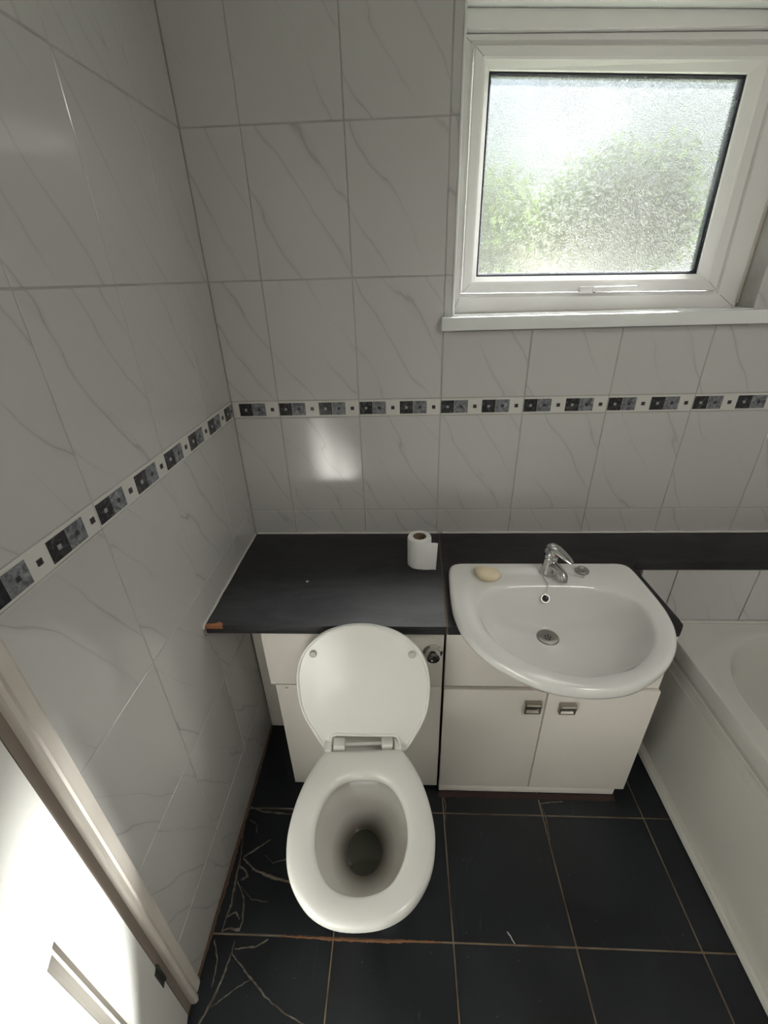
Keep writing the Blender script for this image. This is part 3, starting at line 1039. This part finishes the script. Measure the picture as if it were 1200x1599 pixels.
# flush button
RX = Matrix.Rotation(R(90), 4, 'X')
bm = bmesh.new()
lathe(bm, [(0.0, 0), (0.027, 0), (0.027, .003), (0.021, .006), (0.0195, .022), (0.0175, .026), (0.0145, .026), (0.0135, .021), (0.0, .0205)], 32, mtx=RX, cap0=False, cap1=False)
fb = finish(bm, 'flush_button', M_CHROME, tc, (0.612 - l.x, YF - l.y, 0.650))
fb['label'] = 'round chrome flush button'
bm = bmesh.new()
lathe(bm, [(0.0, .019), (0.0125, .019), (0.0125, .0235), (0.011, .0245), (0.0, .0245)], 24, mtx=RX, cap0=False, cap1=False)
finish(bm, 'button_cap', mat('dark_chrome', (0.28, 0.28, 0.28), 0.15, 1.0), fb)

# ------------------------------------------------------------------ vanity cabinet
vc = thing('vanity_cabinet', 'white two-door vanity cabinet under the basin', 'cabinet', (0.955, -0.25, 0))
part('carcass', [(0.660, 1.234, YF + .020, -0.012, 0.0, 0.600), (0.660, 1.234, -0.230, -0.012, 0.600, 0.7335)], M_CABSIDE, vc)
bm = bmesh.new()     # fascia, cut out for the basin
prism(bm, [(0.6485, 0.514), (1.2565, 0.514), (1.2565, 0.733), (CX + .262, 0.733), (CX + .225, 0.69), (CX + .15, 0.61), (CX - .15, 0.61), (CX - .225, 0.69),
           (CX - .262, 0.733), (0.6485, 0.733)], 'y', YF + .001, YF + .019, .0012, 1)
finish(bm, 'fascia_panel', M_CAB, vc, (-vc.location.x, -vc.location.y, 0))
part('plinth', [(0.6485, 1.2330, YF - .0052, YF + .012, 0.006, 0.0366)], M_CAB, vc)
def door_part(x0, x1, hx0, hx1, hz0, hz1):
    d = part('door', [(x0, x1, YF - .006, YF + .012, 0.0370, 0.5070)], M_CAB, vc)
    bm = bmesh.new()
    y = YF - .006
    # shallow square cup handle: frame, sunken face and lip
    def fr(o, yy): return [(hx0 + o, yy, hz0 + o), (hx1 - o, yy, hz0 + o), (hx1 - o, yy, hz1 - o), (hx0 + o, yy, hz1 - o)]
    loft(bm, [fr(0, y), fr(.001, y - .012), fr(.005, y - .012), fr(.009, y - .005), (fr(.012, y - .004))], True, True)
    box(bm, hx0 + .002, hx1 - .002, y - .020, y - .011, hz1 - .012, hz1 - .001, .002)
    finish(bm, 'handle', M_STEEL, d, smooth=False)
    return d
door_part(0.6490, 0.9450, 0.884, 0.932, 0.420, 0.466)
door_part(0.9490, 1.2610, 0.985, 1.033, 0.420, 0.460)
# ragged glue line left along the foot of the plinth
bm = bmesh.new()
for x0, x1, sd in ((0.645, 0.80, 1), (0.80, 0.95, 2), (0.95, 1.10, 3), (1.10, 1.235, 4)):
    rr = random.Random(sd)
    n = 16
    vt = []
    for k in range(n + 1):
        x = x0 + (x1 - x0) * k / n
        h = rr.uniform(.003, .010) if x < 0.87 else rr.uniform(.003, .006)
        vt.append([bm.verts.new((x, YF - .022 - rr.uniform(0, .006), 0.0005)), bm.verts.new((x, YF - .015, h * .8)), bm.verts.new((x, YF - .0082, h + .002))])
    for a, b in zip(vt[:-1], vt[1:]):
        bm.faces.new((a[0], b[0], b[1], a[1])); bm.faces.new((a[1], b[1], b[2], a[2]))
finish(bm, 'glue_line', M_GLUE, vc, (-vc.location.x, -vc.location.y, 0))

# ------------------------------------------------------------------ basin
basin = thing('wash_basin', 'white semi-recessed ceramic wash basin with chrome fittings', 'basin', (CX, -0.45, 0.764))
bl = (-CX, 0.45, -0.764)
def at(pts, z):
    return [(a, b, z) for a, b in pts]
def blend(A, B, f):
    return [(a[0] * (1 - f) + b[0] * f, a[1] * (1 - f) + b[1] * f) for a, b in zip(A, B)]
DR = (0.936, -0.405)
def toward(pts, f, c=DR):
    return [(c[0] + (p[0] - c[0]) * f, c[1] + (p[1] - c[1]) * f) for p in pts]
under = toward(BOWL, 0.80, (0.935, -0.46))
bm = bmesh.new()
rings = [at(toward(under, .55), 0.625), at(toward(under, .85), 0.640), at(under, 0.675), at(blend(under, OUT, .45), 0.725), at(inset(OUT, .028), 0.7655),
         at(inset(OUT, .010), 0.7655), at(inset(OUT, .0025), 0.770), at(OUT, 0.778), at(OUT, 0.790), at(inset(OUT, .002), 0.7955), at(inset(OUT, .006), 0.7990), at(inset(OUT, .012), 0.7998),
         at(blend(inset(OUT, .012), BOWL, .5), 0.7975), at(inset(BOWL, -.010), 0.7955), at(inset(BOWL, -.004), 0.7935), at(BOWL, 0.7900), at(inset(BOWL, .004), 0.783)]
b0 = inset(BOWL, .004)
circ = [(DR[0] + .033 * math.sin(2 * math.pi * k / 120), DR[1] + .033 * math.cos(2 * math.pi * k / 120)) for k in range(120)]
for f, z in ((.05, .766), (.11, .746), (.18, .727), (.28, .708), (.40, .693), (.54, .682), (.70, .674), (.86, .667), (1.0, .6625)):
    rings.append(at(blend(b0, circ, f), z))
rings.append(at(toward(circ, .5), .6615))
loft(bm, rings, True, True)
bodyb = finish(bm, 'bowl', M_CERAMIC, basin, bl, angle=60)
# drain
bm = bmesh.new()
lathe(bm, [(0.0, .0012), (0.012, .0012), (0.014, .0022), (0.021, .0035), (0.0285, .0035), (0.0305, .0015), (0.031, .0)], 32, cap0=False, cap1=False)
dr = finish(bm, 'drain', mat('worn_chrome', (0.30, 0.30, 0.28), 0.28, 1.0), basin, (DR[0] + bl[0], DR[1] + bl[1], 0.6618 + bl[2]))
bm = bmesh.new()
for a in range(5):
    c = (0.0072 * math.cos(a * 2 * math.pi / 5), 0.0072 * math.sin(a * 2 * math.pi / 5), 0)
    lathe(bm, [(0.0026, .0), (0.0026, .0018)], 10, c=c)
lathe(bm, [(0.002, .0), (0.002, .0018)], 10)
finish(bm, 'drain_hole', M_DARK, dr)
# overflow ring in the back of the bowl
on = Vector((0, -0.80, 0.60)).normalized()
oq = on.to_track_quat('Z', 'Y').to_euler()
bm = bmesh.new()
lathe(bm, [(0.0085, .0), (0.0135, .0), (0.014, .002), (0.0125, .0035), (0.0095, .0035), (0.0085, .0015)], 28, cap0=False, cap1=False)
ov = finish(bm, 'overflow_ring', M_CHROME, basin, (0.9305 + bl[0], -0.3505 + bl[1], 0.7565 + bl[2]), oq)
bm = bmesh.new()
lathe(bm, [(0.0, .0006), (0.009, .0006), (0.009, .0)], 20, cap0=False, cap1=False)
finish(bm, 'overflow_hole', M_DARK, ov)

# mixer tap
tp = thing('mixer_tap', 'chrome single-lever mixer tap on the back ledge of the basin', 'tap', (0.952, -0.284, 0.7975), R(26))
bm = bmesh.new()
lathe(bm, [(0.0, 0), (0.0245, 0), (0.0255, .002), (0.025, .006), (0.0215, .016), (0.0190, .030), (0.0185, .046), (0.0195, .052), (0.0175, .057), (0.0, .058)], 32, cap0=False, cap1=False)
finish(bm, 'body', M_CHROME, tp)
bm = bmesh.new()
def oval(c, d, rw, rh, n=16):
    d = Vector(d).normalized(); s = Vector((1, 0, 0)); w = s.cross(d).normalized()
    return [tuple(Vector(c) + s * rw * math.cos(2 * math.pi * k / n) + w * rh * math.sin(2 * math.pi * k / n)) for k in range(n)]
loft(bm, [oval((0, .008, .026), (0, -1, .15), .013, .013), oval((0, -.012, .033), (0, -1, .1), .0155, .014), oval((0, -.030, .0345), (0, -1, 0), .0135, .0115),
          oval((0, -.040, .032), (0, -1, -.3), .0115, .0095), oval((0, -.051, .028), (0, -1, -.6), .0115, .0095), oval((0, -.058, .022), (0, -.5, -1), .0115, .009), oval((0, -.0595, .014), (0, -.1, -1), .0105, .0095)])
spt = finish(bm, 'spout', M_CHROME, tp, angle=60)
bm = bmesh.new()
lathe(bm, [(0.0, 0), (0.0085, 0), (0.0095, .001), (0.0095, .008), (0.0, .008)], 20, cap0=False, cap1=False)
finish(bm, 'aerator', M_STEEL, spt, (0, -.0597, .0075))
bm = bmesh.new()
lathe(bm, [(0.0, 0), (0.0195, 0), (0.0205, .004), (0.0200, .014), (0.0165, .021), (0.009, .025), (0.0, .026)], 32, cap0=False, cap1=False)
cap = finish(bm, 'cap', M_CHROME, tp, (0, 0, .0575))
bm = bmesh.new()
loft(bm, [oval((0, .014, .088), (0, -1, -.1), .010, .003), oval((0, .004, .089), (0, -1, -.15), .0165, .006), oval((0, -.012, .087), (0, -1, -.2), .018, .0065),
          oval((0, -.032, .080), (0, -1, -.35), .0165, .0055), oval((0, -.052, .071), (0, -1, -.45), .0135, .0045), oval((0, -.064, .065), (0, -1, -.45), .008, .003)])
finish(bm, 'lever', M_CHROME, tp, (0, 0, 0), (0, 0, R(14)), angle=60)
bm = bmesh.new()
lathe(bm, [(0.0, 0), (0.0032, 0), (0.0032, .0012), (0.0, .0014)], 12, mtx=RX, cap0=False, cap1=False)
finish(bm, 'indicator_dot', mat('red_dot', (0.4, 0.03, 0.03), 0.4), tp, (0, -.0200, .068))

# plug and its chain
pg = thing('basin_plug', 'chrome basin plug lying on the ledge right of the tap', 'plug', (1.049, -0.281, 0.7975))
bm = bmesh.new()
lathe(bm, [(0.0, 0), (0.0165, 0), (0.019, .002), (0.0195, .006), (0.018, .0085), (0.012, .0085), (0.0095, .006), (0.006, .006), (0.005, .0085), (0.0, .009)], 28, cap0=False, cap1=False)
finish(bm, 'plug_body', mat('plug_metal', (0.42, 0.42, 0.40), 0.25, 1.0), pg)
bm = bmesh.new()
ring = [(0.006 * math.cos(a), 0.0, 0.011 + 0.005 * math.sin(a)) for a in [k * math.pi / 6 for k in range(13)]]
tube(bm, ring, 0.0009, 6)
finish(bm, 'plug_ring', M_CHROME, pg)
def chain(bm, pts, step=0.0042, r=0.0014):
    P = [Vector(p) for p in pts]
    acc = 0.0
    for a, b in zip(P[:-1], P[1:]):
        L = (b - a).length
        d = acc
        while d < L:
            c = a.lerp(b, d / L)
            t = bmesh.new()
            bmesh.ops.create_icosphere(t, subdivisions=1, radius=r)
            merge(bm, t, 0, Matrix.Translation(c))
            d += step
        acc = d - L
    tube(bm, P, r * 0.45, 5)
ch = bmesh.new()
chain(ch, [(0.0, -0.019, 0.004), (-.006, -.030, .0015), (-.030, -.018, .0015), (-.058, -.004, .0015), (-.074, -.003, .0015)])
finish(ch, 'chain', M_CHROME, pg)
ch = bmesh.new()
chain(ch, [(-.118, -.022, .0015), (-.116, -.040, .0005), (-.113, -.0555, -.001), (-.1165, -.066, -.009), (-.1185, -.076, -.022), (-.1185, -.0825, -.031)])
finish(ch, 'chain', M_CHROME, pg)

# soap: a worn kidney-shaped bar
sp = bmesh.new()
so = []
for k in range(40):
    a = 2 * math.pi * k / 40
    rx, ry = 0.0385, 0.0285
    x, y = rx * math.cos(a), ry * math.sin(a)
    y -= 0.007 * (x / rx) ** 2 * -1 if y < 0 else 0.0105 * (1 - (x / rx) ** 2)
    so.append((x, y))
loft(sp, [at(toward(so, .70, (0, 0)), 0), at(toward(so, .92, (0, 0)), .004), at(so, .012), at(toward(so, .96, (0, 0)), .020), at(toward(so, .82, (0, 0)), .0255), at(toward(so, .5, (0, 0)), .0290), at(toward(so, .15, (0, 0)), .0300)])
soap = finish(sp, 'soap_bar', M_SOAP, None, (0.772, -0.306, 0.7975), (0, 0, R(-22)), angle=80)
tag(soap, 'worn cream soap bar on the left corner of the basin', 'soap')

# ------------------------------------------------------------------ toilet roll
tr = thing('toilet_roll', 'nearly used-up white toilet roll standing on the black worktop', 'toilet roll', (0.582, -0.187, 0.7645))
RO, RI, HH = 0.0365, 0.0205, 0.0985
bm = bmesh.new()
lathe(bm, [(RI, 0.0), (RO - .003, 0.0), (RO - .0005, .003), (RO, .01), (RO, HH - .006), (RO - .0012, HH - .001), (RO - .004, HH), (RO - .006, HH - .0012), (RO - .009, HH + .0003), (RI + .002, HH), (RI, HH)], 48, cap0=False, cap1=False)
finish(bm, 'paper_roll', M_PAPER, tr, angle=50)
bm = bmesh.new()
lathe(bm, [(RI, 0.0), (RI, HH - .0005), (RI - .0012, HH - .0005), (RI - .0012, 0.0)], 40, cap0=False, cap1=False)
finish(bm, 'card_core', M_CARD, tr, angle=50)
bm = bmesh.new()     # loose end of the sheet leaving the front of the roll to the right
path = []
for k in range(9):
    a = R(-175 + k * 10.5)
    path.append(((RO + .0008) * math.cos(a), (RO + .0008) * math.sin(a)))
path += [(0.010, -RO - .0025), (0.025, -RO - .003), (0.040, -RO - .0015), (0.0535, -RO - .0030)]
th = 0.0008
rows = []
for i, (x, y) in enumerate(path):
    zt = HH - 0.0005
    x_b = x - (0.004 if i == len(path) - 1 else 0)
    rows.append([bm.verts.new((x, y, zt)), bm.verts.new((x_b, y, 0.0012)), bm.verts.new((x_b, y + th, 0.0012)), bm.verts.new((x, y + th, zt))])
for a, b in zip(rows[:-1], rows[1:]):
    for k in range(4):
        bm.faces.new((a[k], a[(k + 1) % 4], b[(k + 1) % 4], b[k]))
bm.faces.new(rows[0]); bm.faces.new(rows[-1][::-1])
finish(bm, 'loose_sheet', M_PAPER, tr, angle=50)

# ------------------------------------------------------------------ toilet
TX, TY = 0.4195, -0.592
toilet = thing('toilet', 'white toilet with its lid raised, between the left wall and vanity', 'toilet', (TX, TY, 0), R(3.2))
def sym(half, n=96):
    """half outline from back centre to front centre (x>=0) mirrored and resampled, local coords (y negative = forwards)"""
    L = half + [(-a, b) for a, b in reversed(half[1:-1])]
    return resample(catmull(L, 6), n)
seat_o = sym([(0, 0.0), (.05, 0.0), (.097, -.001), (.114, -.012), (.131, -.040), (.150, -.082), (.164, -.130), (.1715, -.180), (.1715, -.222), (.161, -.272),
              (.138, -.314), (.102, -.350), (.055, -.371), (0, -.377)])
seat_i = sym([(0, -.071), (.040, -.075), (.074, -.097), (.097, -.137), (.1075, -.185), (.104, -.232), (.086, -.277), (.055, -.309), (0, -.322)])
def mm_(pts, dz):
    return [(a, b, dz) for a, b in pts]
bm = bmesh.new()
prof = [(.0, .408), (.0, .4200), (.02, .4255), (.07, .4295), (.2, .4320), (.5, .4325), (.8, .4300), (.92, .4265), (.985, .4205), (1.0, .4150), (1.0, .408)]
loft(bm, [mm_(blend(seat_o, seat_i, s), z) for s, z in prof], False, False)
vs = bm.verts
finish(bm, 'seat', M_PLASTIC, toilet, angle=60)
# pan
pan_o = sym([(0, -.010), (.055, -.010), (.100, -.014), (.122, -.035), (.142, -.082), (.155, -.130), (.1625, -.180), (.162, -.222), (.152, -.268),
             (.130, -.306), (.096, -.337), (.052, -.357), (0, -.363)])
pan_i = sym([(0, -.062), (.042, -.066), (.080, -.088), (.106, -.130), (.1165, -.180), (.113, -.232), (.095, -.280), (.060, -.318), (0, -.333)])
hole = [(-.006 + 0.047 * math.sin(2 * math.pi * k / 96), -.133 + 0.054 * math.cos(2 * math.pi * k / 96)) for k in range(96)]
foot = sym([(0, .10), (.06, .10), (.090, .09), (.100, .05), (.103, -.02), (.104, -.10), (.098, -.16), (.075, -.205), (.04, -.225), (0, -.23)])
bm = bmesh.new()
rings = [mm_(foot, 0.0), mm_(foot, .02), mm_(blend(foot, pan_o, .12), .10), mm_(blend(foot, pan_o, .38), .20), mm_(blend(foot, pan_o, .68), .30), mm_(blend(foot, pan_o, .92), .365),
         mm_(pan_o, .392), mm_(inset(pan_o, .004), .402), mm_(inset(pan_o, .012), .4055), mm_(blend(pan_o, pan_i, .75), .4055), mm_(pan_i, .402), mm_(inset(pan_i, .002), .392),
         mm_(inset(pan_i, -.006), .375), mm_(inset(pan_i, -.004), .355), mm_(inset(pan_i, .004), .335)]
base_i = inset(pan_i, .004)
for f, z in ((.16, .310), (.34, .285), (.54, .258), (.74, .232), (.9, .210), (1.0, .190), (1.05, .165), (1.06, .130)):
    rings.append(mm_(blend(base_i, hole, f), z))
loft(bm, rings, True, True)
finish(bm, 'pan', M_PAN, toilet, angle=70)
bm = bmesh.new()
loft(bm, [mm_(toward(hole, .99, (-.006, -.133)), .186), mm_(toward(hole, .5, (-.006, -.133)), .186)], False, True)
finish(bm, 'water', M_WATER, toilet)
bm = bmesh.new()     # neck joining the pan to the cabinet
prism(bm, [(-.10, -.06), (.10, -.06), (.10, .128), (-.10, .128)], 'z', .02, .385, .02, 3)
finish(bm, 'back_neck', M_CERAMIC, toilet)
# lid, leaning back on the worktop edge; built flat, inner face towards +Z, hinge edge at y=0
lid_o = sym([(0, .006), (.045, .006), (.080, .004), (.099, -.002), (.112, -.010), (.127, .018), (.152, .060), (.172, .115), (.179, .175), (.176, .225), (.160, .280),
             (.128, .323), (.090, .350), (.045, .366), (0, .371)], 96)
lid_o2 = sym([(0, .028), (.045, .028), (.087, .026), (.092, -.004), (.104, -.018), (.117, -.012), (.146, .045), (.170, .105), (.1775, .170), (.1755, .225), (.160, .280),
              (.128, .323), (.090, .350), (.045, .366), (0, .371)], 120)
lidE = bpy.data.objects.new('lid', None)
lidm = bmesh.new()
lc = (0.0, .18)
loft(lidm, [mm_(toward(lid_o2, .985, lc), -.012), mm_(lid_o2, -.008), mm_(lid_o2, .000), mm_(inset(lid_o2, .0015), .0022), mm_(inset(lid_o2, .0045), .0024), mm_(inset(lid_o2, .0065), .0010),
            mm_(inset(lid_o2, .008), -.0022)], True, True)
tilt = math.atan2(0.787 - 0.425, -0.497 + 0.578)
# local frame: x along lid width, y up the lid, z = normal towards the viewer
lid = finish(lidm, 'lid', M_PLASTIC, toilet, (0.005, 0.014, 0.427), (tilt, 0, R(-3.0)), angle=40)
lid.name = 'lid'
COLbump = []
for bx in (-.1275, .1305):
    bm = bmesh.new()
    lathe(bm, [(0.0095, -.003), (0.0095, .0025), (0.008, .0045), (0.0065, .0050), (0.0055, .0040), (0.0, .0042)], 20, cap0=True, cap1=False)
    o = finish(bm, 'bumper', M_BUMPER, lid, (bx, .285, 0))
# hinge: bar with two blocks
bm = bmesh.new()
tube(bm, [(-.104, .022, .420), (.104, .022, .420)], 0.0055, 14)
hb = finish(bm, 'hinge_bar', M_PLASTIC, toilet)
for sx in (-1, 1):
    bm = bmesh.new()
    a, b = sorted((sx * .050, sx * .082))
    box(bm, a, b, .002, .034, .405, .4375, .004, 3)
    finish(bm, 'hinge_block', M_PLASTIC, toilet)
    bm = bmesh.new()
    a, b = sorted((sx * .086, sx * .106))
    box(bm, a, b, -.006, .032, .409, .4365, .004, 3)
    finish(bm, 'hinge_block', M_PLASTIC, toilet)

# ------------------------------------------------------------------ bath
bath = thing('bath', 'white acrylic bath with a moulded side panel along the right', 'bathtub', (1.40, -0.18, 0))
bo = (-1.40, 0.18, 0)
BX0, BX1, BY0, BY1 = 1.400, X_R - T - .001, Y_F + .004, -0.181
def rrect(x0, x1, y0, y1, r, n=40, k=10):
    out = []
    for cx, cy, a0 in ((x1 - r, y1 - r, 0), (x0 + r, y1 - r, 90), (x0 + r, y0 + r, 180), (x1 - r, y0 + r, 270)):
        for i in range(k + 1):
            a = R(a0 + 90 * i / k)
            out.append((cx + r * math.cos(a), cy + r * math.sin(a)))
    return out
rim = resample(rrect(BX0, BX1, BY0, BY1, 0.004), 160)
half = [(0, -.236), (.07, -.240), (.135, -.262), (.190, -.306), (.236, -.372), (.262, -.452), (.268, -.54), (.270, -.8), (.270, -1.2), (.268, -1.5), (.255, -1.68), (.20, -1.79), (.10, -1.83), (0, -1.835)]
bc = 1.737
tub = resample(catmull([(bc + a, b) for a, b in half] + [(bc - a, b) for a, b in reversed(half[1:-1])], 6), 160)
# start both outlines at the same angle for clean faces
def by_angle(pts, c, n=160):
    out = []
    m = len(pts)
    for k in range(n):
        a = 2 * math.pi * k / n
        d = Vector((math.cos(a), math.sin(a)))
        best = None
        for i in range(m):
            p, q = Vector(pts[i]) - Vector(c), Vector(pts[(i + 1) % m]) - Vector(c)
            e = q - p
            den = d.x * e.y - d.y * e.x
            if abs(den) < 1e-12: continue
            t = (p.x * e.y - p.y * e.x) / den
            s = (p.x * d.y - p.y * d.x) / den
            if t > 0 and -1e-6 <= s <= 1 + 1e-6 and (best is None or t > best): best = t
        out.append((c[0] + d.x * best, c[1] + d.y * best))
    return out
cc = (bc, -1.03)
rim_a, tub_a = by_angle(rrect(BX0, BX1, BY0, BY1, 0.004), cc), by_angle(tub, cc)
bm = bmesh.new()
ZR = 0.520
rings = [at(inset(rim_a, .012), .440), at(inset(rim_a, .004), .469), at(rim_a, .469), at(rim_a, ZR - .006), at(inset(rim_a, .0025), ZR - .001), at(inset(rim_a, .007), ZR), at(inset(rim_a, .012), ZR - .001),
         at(blend(rim_a, tub_a, .6), ZR - .003), at(inset(tub_a, -.006), ZR - .004), at(tub_a, ZR - .008), at(inset(tub_a, .008), ZR - .022)]
for f, z in ((.97, .44), (.93, .34), (.88, .25), (.83, .19), (.74, .165), (.3, .158)):
    rings.append(at([(cc[0] + (p[0] - cc[0]) * f, cc[1] + (p[1] - cc[1]) * f) for p in inset(tub_a, .008)], z))
loft(bm, rings, False, True)
finish(bm, 'tub', M_BATH, bath, bo, angle=50)
bm = bmesh.new()     # moulded side panel: profile in (x, z) run along y
pr = [(1.428, .004), (1.411, .004), (1.411, .385), (1.4075, .388), (1.4075, .395), (1.4115, .399), (1.4115, .418), (1.407, .422), (1.407, .430), (1.412, .434), (1.412, .4685), (1.428, .4685)]
prism(bm, pr, 'y', BY0, -0.183, 0)
finish(bm, 'side_panel', M_PANEL, bath, bo, angle=30)
bm = bmesh.new()
pr = [(1.412, .0005), (1.388, .0005), (1.386, .006), (1.3885, .010), (1.3905, .018), (1.396, .023), (1.412, .025)]
prism(bm, pr, 'y', BY0, -0.183, 0)
finish(bm, 'floor_strip', M_PANEL, bath, bo, angle=30)
bm = bmesh.new()     # sealant round the rim
tube(bm, [(1.404 + k * .04, -0.1815, ZR + .001) for k in range(18)], [0.003 + random.uniform(0, .0015) for _ in range(18)], 8)
finish(bm, 'sealant', M_WCAULK, bath, bo)

# ------------------------------------------------------------------ ceiling lamp added for soft fill, unseen, behind and above the camera
cl = thing('added_fill_lamp', 'added round opal ceiling lamp giving soft fill, out of view above the bath', 'lamp', (1.50, -1.60, H_CEIL))
bm = bmesh.new()
lathe(bm, [(0.0, 0), (0.30, 0), (0.305, -.008), (0.30, -.022), (0.0, -.022)], 40, cap0=False, cap1=False)
finish(bm, 'base', M_DOOR, cl)
bm = bmesh.new()
lathe(bm, [(0.295, -.022), (0.295, -.035), (0.27, -.062), (0.20, -.082), (0.09, -.090), (0.0, -.092)], 40, cap0=False, cap1=False)
finish(bm, 'shade', M_OPAL, cl, angle=70)
ld = bpy.data.lights.new('fill_light', 'AREA')
ld.shape = 'DISK'; ld.size = 0.58; ld.energy = FILL_W; ld.color = (1.0, 0.955, 0.90)
lo = bpy.data.objects.new('fill_light', ld)
COL.objects.link(lo)
lo.parent = cl
lo.location = (0, 0, -0.10)

# ------------------------------------------------------------------ garden seen through the pane
lawn = boxes('ground', [(-12, 16, 0.6, 30, -2.9, -2.7)], M_LAWN)
struct(lawn, 'garden lawn below the window', 'ground')
def tree(label, x, y, r, zc, seed, sq=1.0):
    t = thing('garden_tree', label, 'tree', (x, y, -2.7), 0, 'trees outside the window')
    rr = random.Random(seed)
    bm = bmesh.new()
    tube(bm, [(0, 0, 0), (0.05, 0, (zc + 2.7) * .5), (0, 0.04, zc + 2.7)], [.14, .10, .05], 8)
    finish(bm, 'trunk', M_BARK, t)
    bm = bmesh.new()
    blobs = []
    for k in range(22):
        a, b = rr.uniform(0, 6.28), rr.uniform(-1, 1)
        q = r * 0.72 * rr.uniform(.4, 1)
        blobs.append((Vector((q * math.cos(a) * math.sqrt(1 - b * b), q * math.sin(a) * math.sqrt(1 - b * b), q * b * sq + zc + 2.7)), r * rr.uniform(.26, .42)))
    for k in range(5200):
        c, s_ = blobs[k % len(blobs)]
        d = Vector((rr.gauss(0, 1), rr.gauss(0, 1), rr.gauss(0, 1))).normalized()
        p = c + d * s_ * rr.uniform(.55, 1.0)
        u = Vector((rr.gauss(0, 1), rr.gauss(0, 1), rr.gauss(0, 1))).normalized()
        w = u.cross(d + Vector((0, 0, .3))).normalized()
        h = rr.uniform(.05, .085)
        u, w = u * h, w * h * .55
        bm.faces.new([bm.verts.new(p + u), bm.verts.new(p + w), bm.verts.new(p - u), bm.verts.new(p - w)])
    finish(bm, 'crown', M_LEAF, t, smooth=False)
tree('leafy garden tree seen blurred at the left of the pane', 0.9, 5.2, 1.35, 1.95, 1, .8)
tree('leafy garden tree seen blurred in the middle of the pane', 3.9, 7.3, 1.45, 2.35, 2, .75)
tree('leafy garden tree seen blurred at the right of the pane', 7.4, 8.2, 1.2, 1.9, 3, .8)
gh = thing('pale_outbuilding', 'pale rendered outbuilding glimpsed low through the pane', 'building', (4.3, 9.6, -2.7))
boxes('wall', [(-0.7, 1.1, 0, 2.5, 0, 4.0)], M_RENDER, gh)
bm = bmesh.new()
prism(bm, [(-0.8, 3.99), (1.2, 3.99), (0.2, 4.25)], 'y', -0.1, 2.6)
finish(bm, 'roof', M_RENDER, gh)

scene.render.film_transparent = False
